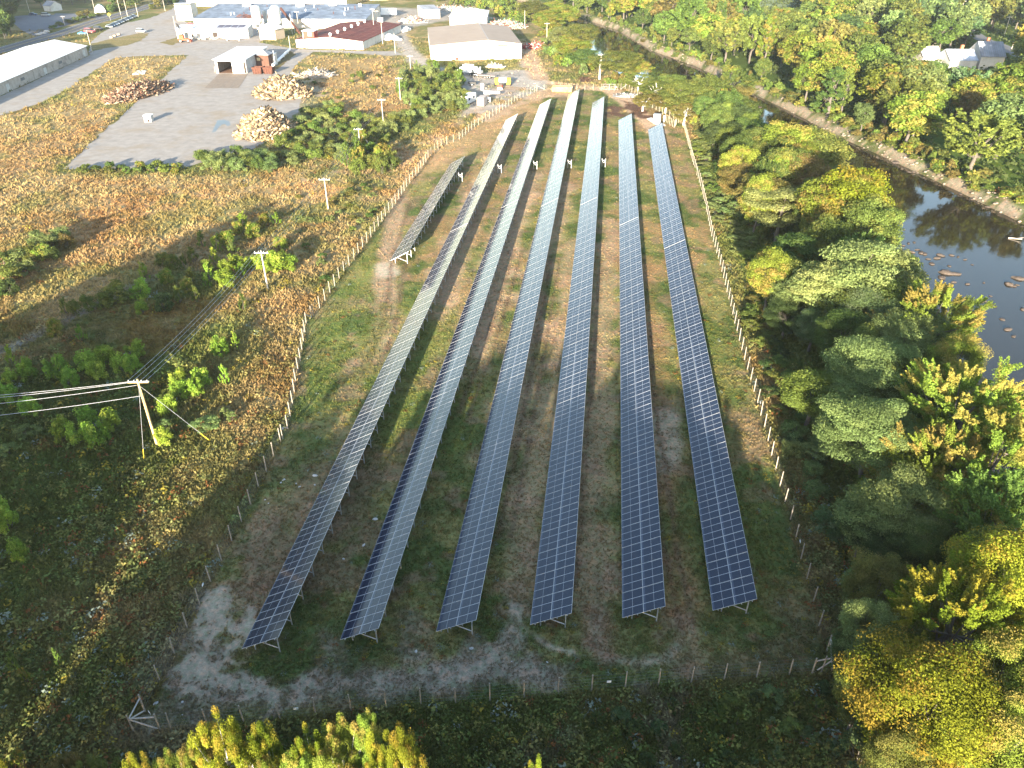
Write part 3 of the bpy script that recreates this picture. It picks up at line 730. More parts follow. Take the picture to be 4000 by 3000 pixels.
def seam_roof(name, c0, c1, seam, sx_=.6, sy_=1.2, fac=.5, offset=.5):
    if name in MATS: return MATS[name]
    m = bpy.data.materials.new(name); m.use_nodes = True; n, l = nt(m); b = n['Principled BSDF']; b.inputs['Roughness'].default_value = .8; b.inputs['Specular IOR Level'].default_value = .08
    tc = n.new('ShaderNodeTexCoord'); br = n.new('ShaderNodeTexBrick'); br.inputs['Scale'].default_value = 1
    br.inputs['Brick Width'].default_value = sx_; br.inputs['Row Height'].default_value = sy_; br.inputs['Mortar Size'].default_value = .05
    br.offset = offset; br.inputs['Color1'].default_value = (*c0, 1); br.inputs['Color2'].default_value = (*c1, 1); br.inputs['Mortar'].default_value = (*seam, 1)
    l.new(tc.outputs['Object'], br.inputs['Vector'])
    no = n.new('ShaderNodeTexNoise'); no.inputs['Scale'].default_value = .25; no.inputs['Detail'].default_value = 6; l.new(tc.outputs['Object'], no.inputs['Vector'])
    mr = n.new('ShaderNodeMapRange'); mr.inputs['From Min'].default_value = .3; mr.inputs['From Max'].default_value = .7; mr.inputs['To Min'].default_value = .7; mr.inputs['To Max'].default_value = 1.25
    l.new(no.outputs['Fac'], mr.inputs['Value'])
    mx = n.new('ShaderNodeMix'); mx.data_type = 'RGBA'; mx.blend_type = 'MULTIPLY'; mx.inputs['Factor'].default_value = 1
    l.new(br.outputs['Color'], mx.inputs[6]); l.new(mr.outputs['Result'], mx.inputs[7]); l.new(mx.outputs[2], b.inputs['Base Color'])
    MATS[name] = m; return m
blue_roof = seam_roof('blue_grey_shingles', (.13,.16,.21), (.18,.22,.28), (.11,.13,.17), 2.4, 3.2)
rust_roof = seam_roof('rusted_sheet_roof', (.15,.045,.035), (.11,.035,.03), (.30,.17,.13), 3.2, 7, offset=0)
metal_roof = seam_roof('weathered_metal_roof', (.30,.32,.36), (.25,.27,.31), (.25,.22,.2), .8, 30, offset=0)
blue_metal = seam_roof('pale_blue_metal_roof', (.42,.47,.55), (.46,.50,.58), (.33,.37,.44), 1.5, 30, offset=0)

def building(name, label, cat, AD, BD, h, backD=None, depth=None, ridge=0.0, along='y', rpos=.5, wall=None, roof=None, over=.3, hB=None, group=None, A=None, B=None, ridge_inset=0.0):
    """walls from front corner A (left) to B (right), running back `depth` metres; gable or flat roof"""
    A = A or g(*AD); B = B or g(*BD); w = math.dist(A, B); ang = math.atan2(B[1]-A[1], B[0]-A[0])
    if depth is None:
        q = g(backD[0], backD[1], h); depth = -math.sin(ang)*(q[0]-A[0])+math.cos(ang)*(q[1]-A[1])
    root = empty(name, (*A, 0), ang); tag(root, label, cat, group)
    d = depth; t = .25; m = MB()
    m.face([(0,0,-.2),(w,0,-.2),(w,0,h),(0,0,h)]); m.face([(w,d,-.2),(0,d,-.2),(0,d,h),(w,d,h)])
    m.face([(w,0,-.2),(w,d,-.2),(w,d,h),(w,0,h)]); m.face([(0,d,-.2),(0,0,-.2),(0,0,h),(0,d,h)])
    if ridge and along == 'y' and not ridge_inset:
        for yy, s in ((0, 1), (d, -1)):
            p = [(0,yy,h),(w,yy,h),(w*rpos,yy,h+ridge)]; m.face(p if s > 0 else p[::-1])
    if ridge and along == 'x' and not ridge_inset:
        for xx, s in ((0, -1), (w, 1)):
            p = [(xx,0,h),(xx,d,h),(xx,d*rpos,h+ridge)]; m.face(p if s > 0 else p[::-1])
    wo = m.build('wall', wall or white_wall, root)
    m = MB(); o = over; e = .16
    def slab(p):
        n_ = (Vector(p[1])-Vector(p[0])).cross(Vector(p[3 if len(p) > 3 else 2])-Vector(p[0])).normalized()
        if n_.z < 0: p = p[::-1]; n_ = -n_
        top = [tuple(Vector(q)+n_*e) for q in p]; k = len(p)
        m.face(top); m.face([tuple(Vector(q)+n_*.01) for q in p[::-1]])
        for i in range(k): m.face([tuple(Vector(p[i])+n_*.01), tuple(Vector(p[(i+1) % k])+n_*.01), top[(i+1) % k], top[i]])
    if not ridge: slab([(-o,-o,h),(w+o,-o,h),(w+o,d+o,h),(-o,d+o,h)])
    elif along == 'y':
        zo = ridge*o/(w*rpos); zo2 = ridge*o/(w*(1-rpos)); ri = ridge_inset
        slab([(-o,-o,h-zo),(w*rpos,-o+ri,h+ridge),(w*rpos,d+o-ri,h+ridge),(-o,d+o,h-zo)])
        slab([(w*rpos,-o+ri,h+ridge),(w+o,-o,h-zo2),(w+o,d+o,h-zo2),(w*rpos,d+o-ri,h+ridge)])
        if ri:
            slab([(-o,-o,h-zo),(w+o,-o,h-zo2),(w*rpos,-o+ri,h+ridge)]); slab([(w+o,d+o,h-zo2),(-o,d+o,h-zo),(w*rpos,d+o-ri,h+ridge)])
    else:
        zo = ridge*o/(d*rpos); zo2 = ridge*o/(d*(1-rpos))
        slab([(-o,-o,h-zo),(w+o,-o,h-zo),(w+o,d*rpos,h+ridge),(-o,d*rpos,h+ridge)])
        slab([(-o,d*rpos,h+ridge),(w+o,d*rpos,h+ridge),(w+o,d+o,h-zo2),(-o,d+o,h-zo2)])
    ro = m.build('roof', roof or white_roof, root)
    return root, w, d, ang, wo, ro
def opening(root, x0, x1, z0, z1, mat, name='door', y=0.0, side=None, w=0):
    """a panel set in the front wall (side None) or the right wall (side='r')"""
    m = MB()
    if side == 'r': m.box((w+.02, (x0+x1)/2, (z0+z1)/2), (.08, x1-x0, z1-z0))
    elif side == 'l': m.box((-.02, (x0+x1)/2, (z0+z1)/2), (.08, x1-x0, z1-z0))
    else: m.box(((x0+x1)/2, y-.02, (z0+z1)/2), (x1-x0, .08, z1-z0))
    return m.build(name, mat, root)

# long warehouse, left: right wall runs away from us
pR = g(191, 120); pN = (pR[0]+ (g(0,207)[0]-pR[0])*1.5, pR[1]+(g(0,207)[1]-pR[1])*1.5)
eL = g(75, 94, 4.0); wid = abs((eL[0]-pR[0])*math.cos(math.radians(11.9))+(eL[1]-pR[1])*math.sin(math.radians(11.9)))
ux, uy = pR[0]-pN[0], pR[1]-pN[1]; Lw = math.hypot(ux, uy); ux /= Lw; uy /= Lw
A_ = (pN[0]-uy*wid, pN[1]+ux*wid)
rt, w, d, a, wo, ro = building('warehouse', 'very long low building with white gable roof and stained wall, left edge', 'warehouse', None, None, 4.0, depth=Lw, ridge=2.6, along='y', wall=stain_wall, roof=white_roof, A=A_, B=pN, over=.5)
for yy in (20, 48, 80): opening(rt, yy, yy+2.4, 0, 2.6, pm('pale_door', (.5,.5,.48), .8), side='r', w=w)
opening(rt, Lw-5, Lw-2.5, .1, 3.0, pm('pale_door', (.5,.5,.48), .8), side='r', w=w)
for yy in (32, 60, 95): opening(rt, yy, yy+3, 1.6, 2.6, pm('dusty_glass', (.12,.13,.14), .3), 'window', side='r', w=w)

# open garage
rt, w, d, a, wo, ro = building('open_garage', 'white flat roofed garage with an open dark bay and concrete apron in the yard', 'garage', (469,158.6), (533.5,158.6), 5.2, backD=(480,102), wall=white_wall, roof=white_roof, over=.7)
bpy.data.objects.remove(wo)
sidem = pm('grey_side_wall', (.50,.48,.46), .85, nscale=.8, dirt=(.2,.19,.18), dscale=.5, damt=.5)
m = MB(); bx0, bx1 = w*.10, w*.50
m.box((w*.03, .1, 2.5), (w*.07, .3, 5.2)); m.box((w*.76, .1, 2.5), (w*.44, .3, 5.2)); m.box((w*.3, .1, 4.85), (w*.48, .3, .7))
m.box((w/2, d, 2.5), (w, .3, 5.2)); m.build('wall', white_wall, rt)
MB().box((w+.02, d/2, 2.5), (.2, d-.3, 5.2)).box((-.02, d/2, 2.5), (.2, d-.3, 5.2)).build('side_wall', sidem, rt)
opening(rt, w*.93, w*.985, .1, 4.2, dark_in, 'doorway', y=-.09)
MB().box((w/2, d/2, .12), (w-.4, d-.4, .05)).build('floor', pm('earthy_floor', (.2,.12,.08), .9), rt)
m = MB()
for k in range(9): m.box((-.4+k*(w+.8)/8, d/2, 5.42), (.18, d+1.4, .14))
m.build('roof_rib', white_roof, rt)
for k in range(3): MB().box((-1.2-k*.5, 1.2+k*1.5, 1.0), (.15, .15, 2.0), rz=.3).build('stake', post_m, rt)

# low white building with dark sheets on its pale blue roof
rt, w, d, a, wo, ro = building('workshop', 'long low white building with pale blue roof, one end carrying dark sheets', 'building', (384,84), (538,83), 4.6, backD=(381,57), ridge=.7, along='x', rpos=.98, wall=white_wall, roof=blue_metal, over=.3)
sl = math.atan2(.7, d*.98)
for k in range(4):
    m = MB(); m.box((w*.60+k*w*.098, d*.5, 4.6+.35+.24), (w*.085, d*.8, .05), M=Matrix.Rotation(sl, 3, 'X')); m.build('roof_panel', pm('dark_roof_sheet', (.10,.09,.12), .5, nscale=1), rt)
opening(rt, w*.50, w*.57, 0, 3.0, dark_in, 'doorway'); opening(rt, w*.42, w*.49, 0, 3.2, pm('grey_door', (.55,.54,.52), .7)); opening(rt, w*.955, w*.99, 0, 2.8, door_m)
opening(rt, w*.20, w*.23, 1, 2.2, dark_in, 'window')
# debris in front of it
for k, (x_, y_, lab) in enumerate(((432,86,'grey pallets and scrap heaped against the low white building'),(458,85,'pile of pale boards beside the dark doorway of the low white building'),(478,84,'heap of broken timber right of the dark doorway'))):
    m = MB(); r = random.Random(k)
    for j in range(26): m.box((r.uniform(-3,3), r.uniform(-1,1), r.uniform(.1,.9)), (r.uniform(.6,2.4), r.uniform(.2,.6), .12), M=Matrix.Rotation(r.uniform(-.5,.5),3,'X')@Matrix.Rotation(r.uniform(0,3),3,'Z'))
    tag(m.build('debris_heap', pm('debris_pale', (.45,.42,.38), .85, nscale=.8, namt=.4), loc=(*g(x_, y_), .1)), lab, 'debris heap', 'debris heaps in front of the low white building')
m = MB()
m.box((0,0,.8), (7, 1.6, .25))
for s in (-3, 3): m.box((s,0,.35), (.4, 1.5, .7))
tag(m.build('loading_bench', pm('cream_concrete', (.6,.56,.48), .8), loc=(*g(505,88), 0)), 'cream coloured low bench or ramp in front of the low white building', 'bench')

# factory with blue shingle roof
rt, w, d, a, wo, ro = building('factory', 'large factory hall with blue grey shingle roof between the silos and yellow building', 'factory', (421,60), (791.5,62), 4.6, backD=(442,20.5), ridge=3.2, along='x', rpos=.97, wall=pm('cream_wall', (.62,.56,.47), .8, nscale=.3, dirt=(.3,.25,.2)), roof=blue_roof, over=.3)
opening(rt, 0, w*.02, 0, 1, dark_in, 'window')
r = random.Random(4)
for k, fx_ in enumerate((.20, .53, .72)):
    m = MB(); v = MB()
    v.lathe([(2.6,0),(2.5,1.4),(2.0,2.9),(1.1,4.0),(.2,4.5),(0,4.5)], 16)
    v.build('roof_dome', white_roof, rt, (w*fx_, d*(.82 if k < 2 else .9), 6.6))
for k in range(16):
    q = (r.uniform(.05,.97)*w, r.uniform(.15,.92)*d); z = 4.6+3.2*q[1]/(d*.97)
    MB().tube((0,0,-.3), (0,0,r.uniform(1.0,2.2)), .22, n=8).build('vent_pipe', white_roof if k % 3 else rust_brown, rt, (*q, z))
m = MB()
for k in range(40): m.box((r.uniform(-9,9), r.uniform(-1.5,1.5), r.uniform(0,1.5)), (r.uniform(2,6), .4, .2), M=Matrix.Rotation(r.uniform(-.4,.4),3,'Y')@Matrix.Rotation(r.uniform(-.5,.5),3,'Z'))
m.build('collapsed_roof_edge', rust_brown, rt, (w*.36, 1.0, 4.9))
rt, w, d, a, wo, ro = building('factory_annex', 'white annex with pale blue roof at the left end of the factory', 'building', (396,40), (430,40), 8.2, backD=(407,10.5), ridge=.6, along='x', rpos=.97, wall=white_wall, roof=blue_metal)
rt, w, d, a, wo, ro = building('long_yellow_building', 'long yellow walled building with pale roof along the top edge', 'factory', (405,14), (750,16.5), 6.5, depth=42, ridge=3, along='x', wall=pm('yellow_wall', (.70,.52,.24), .8, nscale=.2, namt=.08), roof=blue_metal)
MB().box((w*.93, -.12, 3.2), (w*.14, .1, 6.4)).build('white_panel_wall', white_wall, rt)
MB().box((w/2, -.35, 6.45), (w, .1, .35)).build('fascia', rust_brown, rt)
rt, w, d, a, wo, ro = building('far_shed', 'pale building behind the long yellow one at the top edge', 'building', (752,2), (838,0), 5, depth=15, ridge=1.5, along='x', wall=pm('tan_wall', (.6,.48,.3), .8), roof=metal_roof)

# red roof building
rt, w, d, a, wo, ro = building('red_roof_building', 'white walled building with rusty red gable roof and a row of roof vents', 'building', (641,103.5), (785,107.8), 3.6, backD=(781,50.5), ridge=1.5, along='y', wall=white_wall, roof=rust_roof, over=.4)
for k in range(6):
    MB().lathe([(.5,0),(.5,.6),(.8,.8),(.55,1.3),(0,1.5)], 12).build('roof_vent', white_roof, rt, (w*.5, d*(.04+.16*k), 5.15))
cu = MB().box((0,0,1.3), (5.2, 4.5, 3.0)).build('cupola', pm('red_boards', (.36,.08,.06), .8, nscale=2), rt, (w*.19, 3.4, 4.4))
MB().box((0,0,2.95), (6.2, 5.6, .35)).build('cupola_roof', white_roof, cu); MB().box((.6,-2.3,1.5), (1.8,.1,1.5)).build('cupola_window', white_wall, cu)
MB().tube((w*.10, 1.5, 3.5), (w*.10, 1.5, 7.5), .18, n=8).build('stove_pipe', galv, rt)
MB().box((w*.68, d-1, 5.6), (2.6, 2.2, 2.2)).build('roof_hatch', white_wall, rt)

# shed with hip roof, silos and conveyor
rt, w, d, a, wo, ro = building('kiln_shed', 'small tan plank shed with white pyramid roof below the silos', 'shed', (562,85), (596.6,87), 5.0, depth=8.0, ridge=2.6, along='y', ridge_inset=4.2, wall=plank_m, roof=white_roof, over=.5)
silo_m = pm('silo_pale_steel', (.46,.50,.50), .5, .2, nscale=.4, namt=.1, dirt=(.40,.25,.15), dscale=.3, damt=.5)
def silo(bx, by, r_, h, lab, legs=True):
    p = g(bx, by); rt = empty('silo', (*p, 0)); tag(rt, lab, 'silo', 'silos and tanks of the factory')
    z0 = 3.0 if legs else 0
    MB().lathe([(.4,z0),(r_,z0+2.5 if legs else 0),(r_,h),(r_*.75,h+r_*.4),(0,h+r_*.55)], 24).build('tank', silo_m, rt, smooth=False)
    m = MB()
    for k in range(5): m.lathe([(r_+.01,z0+3+k*(h-z0-4)/4),(r_+.07,z0+3.05+k*(h-z0-4)/4),(r_+.07,z0+3.2+k*(h-z0-4)/4),(r_+.01,z0+3.25+k*(h-z0-4)/4)], 24)
    m.build('hoop', silo_m, rt)
    if legs:
        for q in ((-1,-1),(1,-1),(1,1),(-1,1)): MB().tube((q[0]*r_*.7,q[1]*r_*.7,-.1),(q[0]*r_*.7,q[1]*r_*.7,6),.18,n=6).build('leg', galv, rt)
    m = MB()
    for s in (-.25,.25): m.tube((s,-r_-.15,0),(s,-r_-.15,h),.04,n=5)
    for k in range(int(h/.8)): m.tube((-.25,-r_-.15,.4+k*.8),(.25,-r_-.15,.4+k*.8),.03,n=4)
    m.build('ladder', galv, rt)
silo(560, 72, 2.4, height_of((560,72),(560,17)), 'tall pale silo left of the pair above the tan shed')
silo(602, 75, 2.4, height_of((602,75),(600,17)), 'tall pale blue silo right of the pair, beside the conveyor')
silo(577, 66, 1.1, 9.5, 'slim white capsule tank left between the two silos', False)
silo(588, 67, 1.1, 9.7, 'slim white capsule tank right between the two silos', False)
p = g(648, 76); q = g(613, 60); rt = empty('conveyor', (*p, 0)); tag(rt, 'rusty inclined conveyor between the right silo and the red roof building', 'conveyor')
dx_, dy_ = q[0]-p[0], q[1]-p[1]
MB().tube((0,0,1.0), (dx_,dy_,9.5), .7, n=6).build('belt_gallery', rust_brown, rt)
for t in (.3,.65): MB().tube((dx_*t,dy_*t,0),(dx_*t,dy_*t,1+8.2*t),.15,n=5).build('trestle_leg', galv, rt)

# brown kiln hut beside the garage
p = g(568, 146); rt = empty('boiler_hut', (*p, 0), .05); tag(rt, 'small brown brick hut with pale pyramid roof beside the open garage', 'hut')
MB().box((0, 3, 2.4), (5.6, 5.4, 4.8)).build('wall', pm('brown_brick', (.11,.06,.045), .85, nscale=2), rt)
m = MB(); e = 3.3; m.poly([(-e,3-e,4.8),(e,3-e,4.8),(e,3+e,4.8),(-e,3+e,4.8),(0,3,6.6)], [(0,1,4),(1,2,4),(2,3,4),(3,0,4),(3,2,1,0)]); m.build('roof', metal_roof, rt)
MB().box((-1.4,.2,3.2),(1.3,.1,1.1)).build('window', pm('pale_frame', (.6,.5,.3), .7), rt)
for bx, lab in ((557.5,'left'),(581,'right')):
    p = g(bx+1, 159); rt = empty('steel_skip', (*p, 0)); tag(rt, f'{lab} of two rusty brown steel bins in front of the brown hut', 'steel bin', 'rusty bins by the brown hut')
    m = MB(); m.poly([(-1.7,-1.2,.1),(1.7,-1.2,.1),(1.7,1.2,.1),(-1.7,1.2,.1),(-2,-1.5,2.6),(2,-1.5,2.6),(2,1.5,2.6),(-2,1.5,2.6)], [(3,2,1,0),(0,1,5,4),(1,2,6,5),(2,3,7,6),(3,0,4,7)]); m.build('bin', rust_brown, rt)
    m = MB()
    for s in (-1.5,-.5,.5,1.5): m.box((s,-1.42,1.35),(.12,.12,2.4))
    m.build('rib', rust_brown, rt); MB().box((0,0,2.1),(3.6,2.6,.2)).build('load', pm('ash_load', (.15,.11,.09), .9), rt)
p = g(592, 140); o = MB().box((0,0,2.2),(2.4,3,4.4)).box((0,0,4.5),(2.6,3.2,.2)).tube((.5,0,4.5),(.5,0,5.6),.2).build('cyclone_tank', galv, loc=(*p,0)); tag(o, 'grey steel tank box right of the brown hut', 'tank')
p, q = g(590,145), g(627,111); o = MB().tube((0,0,.8),(q[0]-p[0],q[1]-p[1],1.0),.55,n=10)
for t in (.1,.35,.6,.85): o.box(((q[0]-p[0])*t,(q[1]-p[1])*t,.2),(.5,.9,.8))
tag(o.build('white_pipe', white_roof, loc=(*p,0)), 'long white pipe on blocks from the brown hut toward the red roof building', 'pipe')

# beige warehouse
rt, w, d, a, wo, ro = building('beige_roof_warehouse', 'large white warehouse with low pitched beige roof and brown loading doors', 'warehouse', (931.4,131.4), (1126.5,127), 6.0, backD=(886.5,61), ridge=1.7, along='y', rpos=.63, wall=white_wall, roof=beige_roof, over=.15)
for x0_, x1_, z0, z1, mt in ((.27,.30,.1,1.1,rust_brown),(.335,.37,0,1.4,pm('pale_door', (.5,.5,.48), .8)),(.413,.467,.6,3.9,door_m),(.505,.553,.6,3.9,door_m),(.60,.65,.6,3.9,pm('cream_door',(.62,.52,.35),.8)),(.865,.925,.6,3.9,door_m)):
    dr = opening(rt, w*x0_, w*x1_, z0, z1, mt)
    if mt is door_m: MB().box((w*(x0_+x1_)/2, -.2, z1+.15), (w*(x1_-x0_)+.6, .35, .12)).build('canopy', white_wall, dr)
MB().box((w*.79, -.3, 5.6), (w*.11, .5, .35)).build('awning', rust_brown, rt)
MB().box((w*.63, d/2, 7.78), (.8, d, .1)).build('ridge_flashing', pm('grey_flashing', (.45,.47,.52), .5), rt)
opening(rt, 14, 16.5, 3.2, 4.2, door_m, 'window', side='l')
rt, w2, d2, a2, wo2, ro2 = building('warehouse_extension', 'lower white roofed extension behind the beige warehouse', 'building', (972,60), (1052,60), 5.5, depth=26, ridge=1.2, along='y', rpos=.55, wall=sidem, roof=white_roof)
rt, w, d, a, wo, ro = building('white_shed', 'small white shed with grey metal roof beyond the beige warehouse', 'shed', (916.5,40.7), (950.7,39.2), 4.6, backD=(908,14.5), ridge=.8, along='x', rpos=.97, wall=white_wall, roof=metal_roof)
opening(rt, 0, w*.45, 3.6, 4.5, metal_roof, 'vent')
# house roofs over the river
rt, w, d, a, wo, ro = building('house', 'house with streaked grey metal roof and chimney beside the far road', 'house', (2112,150), (2163,151), 5.0, depth=14, ridge=4.5, along='x', wall=white_wall, roof=metal_roof, group='houses beyond the river')
MB().box((w*.45, 8, 9.6), (1.1, 1.1, 2.6)).build('chimney', pm('orange_brick', (.5,.2,.1), .8), ro)
rt, w, d, a, wo, ro = building('house', 'lower grey roofed wing house left of the streaked metal roof', 'house', (2048,151), (2106,151), 3.6, depth=12, ridge=3.2, along='x', wall=white_wall, roof=blue_metal, group='houses beyond the river')
MB().box((w*.62, 7, 7.2), (1.0, 1.0, 2.4)).build('chimney', pm('orange_brick', (.5,.2,.1), .8), ro)
rt, w, d, a, wo, ro = building('house', 'bright white roofed house half hidden in trees beyond the river', 'house', (1990,142), (2028,142), 3.6, depth=11, ridge=3.0, along='x', wall=white_wall, roof=white_roof, group='houses beyond the river')
for k, (a_, b_, lab) in enumerate((((1892,46),(1925,44),'far pale house, left one among trees near the top edge'),((1962,48),(1985,47),'far pale house, right one among trees near the top edge'))):
    building('house', lab, 'house', a_, b_, 4, depth=12, ridge=2.6, along='x', wall=white_wall, roof=metal_roof, group='houses beyond the river')
# domed shed
p = g(217, 28); rt = empty('dome_shed', (*p, 0), .5); tag(rt, 'small quonset hut with green curved roof and white end beside the road', 'shed')
pr = [(3.2*math.cos(t), 4.6*math.sin(t)) for t in np.linspace(0, PI, 13)]
m = MB()
for (x0_, z0), (x1_, z1) in zip(pr[:-1], pr[1:]): m.face([(x0_,0,z0),(x0_,7,z0),(x1_,7,z1),(x1_,0,z1)])
m.build('roof', pm('green_sheet', (.08,.22,.18), .6), rt)
m = MB(); m.face([(x,0.02,z) for x, z in pr]); m.face([(x,6.98,z) for x, z in pr[::-1]]); m.build('wall', pm('grey_white_sheet', (.55,.55,.52), .8), rt)
# fence-line house far left
building('house', 'small dark house behind trees in the upper left corner', 'house', (96,24), (112,25), 3.2, depth=8, ridge=2.2, along='x', wall=white_wall, roof=metal_roof)

# white slab lying in the grass, small block box in the yard
P4 = W([(286,162),(313,160.5),(317,153.6),(297,154)])
m = MB(); m.face([(*q, .35) for q in P4]); 
for i in range(4): m.face([(*P4[i], .0), (*P4[(i+1) % 4], .0), (*P4[(i+1) % 4], .35), (*P4[i], .35)])
tag(m.build('concrete_slab', white_wall), 'flat white slab lying in the golden grass left of the garage', 'slab')
p = g(320, 264); rt = empty('well_house', (*p, 0), .15); tag(rt, 'small white block hut standing alone in the middle of the paved yard', 'hut')
MB().box((0,1.1,.95),(2.2,2.1,1.9)).build('wall', pm('hut_wall', (.55,.52,.48), .8, nscale=2, dirt=(.3,.25,.2)), rt); MB().box((0,1.1,1.98),(2.5,2.5,.16)).build('roof', white_roof, rt)
MB().box((.2,.03,.5),(.7,.06,.8)).build('opening', dark_in, rt)

# ------------------------------------------------------------------ scrap heaps
def heap(name, label, cat, cD, rx, ry, h, n, cols, ln=(1.0, 3.2), seed=1, rz=0.0, thick=(.06,.3), group=None):
    """a heap of boards/logs lying on a mound"""
    r = np.random.default_rng(seed); p = g(*cD); V = []; F = []; T = []; b = 0
    base = np.array([(-.5,-.5,-.5),(.5,-.5,-.5),(.5,.5,-.5),(-.5,.5,-.5),(-.5,-.5,.5),(.5,-.5,.5),(.5,.5,.5),(-.5,.5,.5)])
    fc = np.array(((3,2,1,0),(4,5,6,7),(0,1,5,4),(1,2,6,5),(2,3,7,6),(3,0,4,7)))
    for k in range(n):
        t = r.uniform(0, 2*PI); q = r.random()**.6; x, y = rx*q*math.cos(t), ry*q*math.sin(t)
        z = h*(1-q**1.5)*r.uniform(.82,1.05)+.1
        M = np.array((Matrix.Rotation(r.uniform(0,6.3),3,'Z')@Matrix.Rotation(r.normal()*.45,3,'Y')@Matrix.Rotation(r.uniform(0,6),3,'X')))
        s = np.array([r.uniform(*ln), r.uniform(*thick)*1.8, r.uniform(*thick)])
        V.append((base*s)@M.T+np.array([x, y, z])); F.append(fc+b); b += 8
        c = np.array(cols[r.integers(len(cols))])*r.uniform(.6,1.25); T.append(np.tile(c, (8, 1)))
    # core mound
    k = 24
    ring = [(rx*.93*f*math.cos(2*PI*i/k), ry*.93*f*math.sin(2*PI*i/k), h*.88*(1-f**1.5)) for f in (1, .75, .5, .25, .02) for i in range(k)]
    V.append(np.array(ring)); 
    mf = np.array([(a*k+i, a*k+(i+1) % k, (a+1)*k+(i+1) % k, (a+1)*k+i) for a in range(4) for i in range(k)])+b
    F.append(mf); T.append(np.tile(np.array(cols[0])*.6, (len(ring), 1)))
    me = np_mesh(name, np.concatenate(V), np.concatenate(F), np.concatenate(T), (attr_mat('scrap_heap_mix', rough=.85),))
    return tag(link(name, me, None, (*p, 0), rz), label, cat, group)
WOODC = [(.30,.215,.12),(.38,.28,.17),(.22,.16,.10),(.46,.36,.24),(.13,.10,.07),(.08,.065,.05)]
heap('scrap_wood_heap', 'big heap of broken boards farther up the yard, nearer the brown hut', 'wood pile', (613,205), 10, 8.5, 5.6, 1500, WOODC, ln=(1.4,5), thick=(.08,.5), seed=1, group='scrap wood heaps')
heap('scrap_wood_heap', 'big pointed heap of broken boards nearest the viewer in the yard', 'wood pile', (577,287), 8.5, 9.5, 6.6, 1500, WOODC, ln=(1.2,4.2), thick=(.08,.45), seed=2, group='scrap wood heaps')
heap('log_heap', 'low stack of weathered boards behind the scrap wood heaps', 'wood pile', (681,165), 7, 5, 1.6, 160, [(.42,.37,.32),(.34,.29,.25)], ln=(3,7), seed=3)
heap('log_pile', 'long brown pile of cut logs and branches on the grass edge', 'log pile', (302,203), 7.0, 17, 3.2, 1400, [(.20,.12,.08),(.15,.08,.055),(.28,.20,.14),(.36,.28,.2),(.10,.07,.05)], ln=(1.5,4.5), seed=4, rz=-.12)
heap('burnt_heap', 'small black charred heap beside bushes at the near edge of the yard', 'debris heap', (533,336), 3.6, 3.0, 1.5, 220, [(.05,.05,.05),(.09,.08,.08)], seed=5, ln=(.5,1.8))
JUNK = [(.5,.5,.48),(.30,.12,.08),(.6,.58,.52),(.15,.25,.2),(.25,.25,.26),(.65,.65,.62)]
heap('scrap_metal_heap', 'long heap of mixed coloured scrap in front of the bushes at the top', 'scrap heap', (975,22), 20, 5, 2.2, 420, JUNK, seed=6, ln=(.8,4))
heap('scrap_metal_heap', 'rusty machinery scrap behind the right corner of the beige warehouse', 'scrap heap', (1088,58), 13, 11, 2.8, 500, [(.30,.12,.08),(.36,.33,.3),(.14,.3,.24),(.5,.46,.4)], seed=7, ln=(1,5))
heap('scrap_metal_heap', 'dark red scrap beams beside the bushes right of the warehouse', 'scrap heap', (1157,104), 7, 4, 1.8, 160, [(.32,.07,.06),(.4,.1,.08),(.5,.48,.44)], seed=8, ln=(2,5))
heap('scrap_metal_heap', 'white and dark machine scrap on the gravel behind the red roof building', 'scrap heap', (892,48), 8, 6, 2.6, 220, [(.6,.6,.58),(.15,.15,.15),(.35,.2,.15)], seed=9, ln=(1,4))
heap('scrap_metal_heap', 'grey scrap strewn against the end of the blue roofed factory', 'scrap heap', (805,62), 7, 12, 2.2, 300, [(.5,.5,.5),(.2,.2,.2),(.35,.3,.25)], seed=10, ln=(1,3.5))
heap('bag_heap', 'row of white bulk bags beside the dirt lane', 'bags', (842,86), 6, 1.6, 1.9, 60, [(.75,.75,.74)], seed=11, ln=(1,1.3), thick=(.5,.9))
heap('pallet_heap', 'white pallets and cable litter beside the mulch bed', 'debris heap', (1351,208), 5, 2.6, .8, 70, [(.4,.4,.38),(.15,.15,.15)], seed=12, ln=(.8,1.8))
heap('timber_bundle', 'bundle of pale cut timber on the grass in front of the warehouse', 'wood pile', (1069,146), 4.6, 1.4, .8, 50, [(.6,.52,.42),(.5,.42,.33)], seed=13, ln=(2,4))
heap('crate_heap', 'white crates and tubs along the left wall of the beige warehouse', 'crates', (876,66), 2, 7, 1.2, 50, [(.7,.7,.68)], seed=14, ln=(1,2), thick=(.4,.8))

# ------------------------------------------------------------------ vehicles
tyre_m = pm('tyre_rubber', (.03,.03,.03), .9); glass_m = pm('car_glass', (.03,.04,.05), .08, namt=0, spec=.5); chrome = pm('wheel_rim', (.5,.5,.5), .35, .6)
def profile(nm, pts, w, mat, root, z=0, m=None):
    m = MB(); n_ = len(pts)
    m.face([(x, -w/2, q) for x, q in pts]); m.face([(x, w/2, q) for x, q in pts[::-1]])
    for i in range(n_):
        a, b = pts[i], pts[(i+1) % n_]; m.face([(a[0], -w/2, a[1]), (a[0], w/2, a[1]), (b[0], w/2, b[1]), (b[0], -w/2, b[1])])
    o = m.build(nm, mat, root); return o
def wheels(root, xs, w, r_=.34):
    for x in xs:
        for s in (-1, 1):
            wh = MB().tube((0, -.12, 0), (0, .12, 0), r_, n=14).build('wheel', tyre_m, root, (x, s*(w/2-.08), r_))
            MB().tube((0, -.135, 0), (0, .135, 0), r_*.55, n=10).build('rim', chrome, wh)
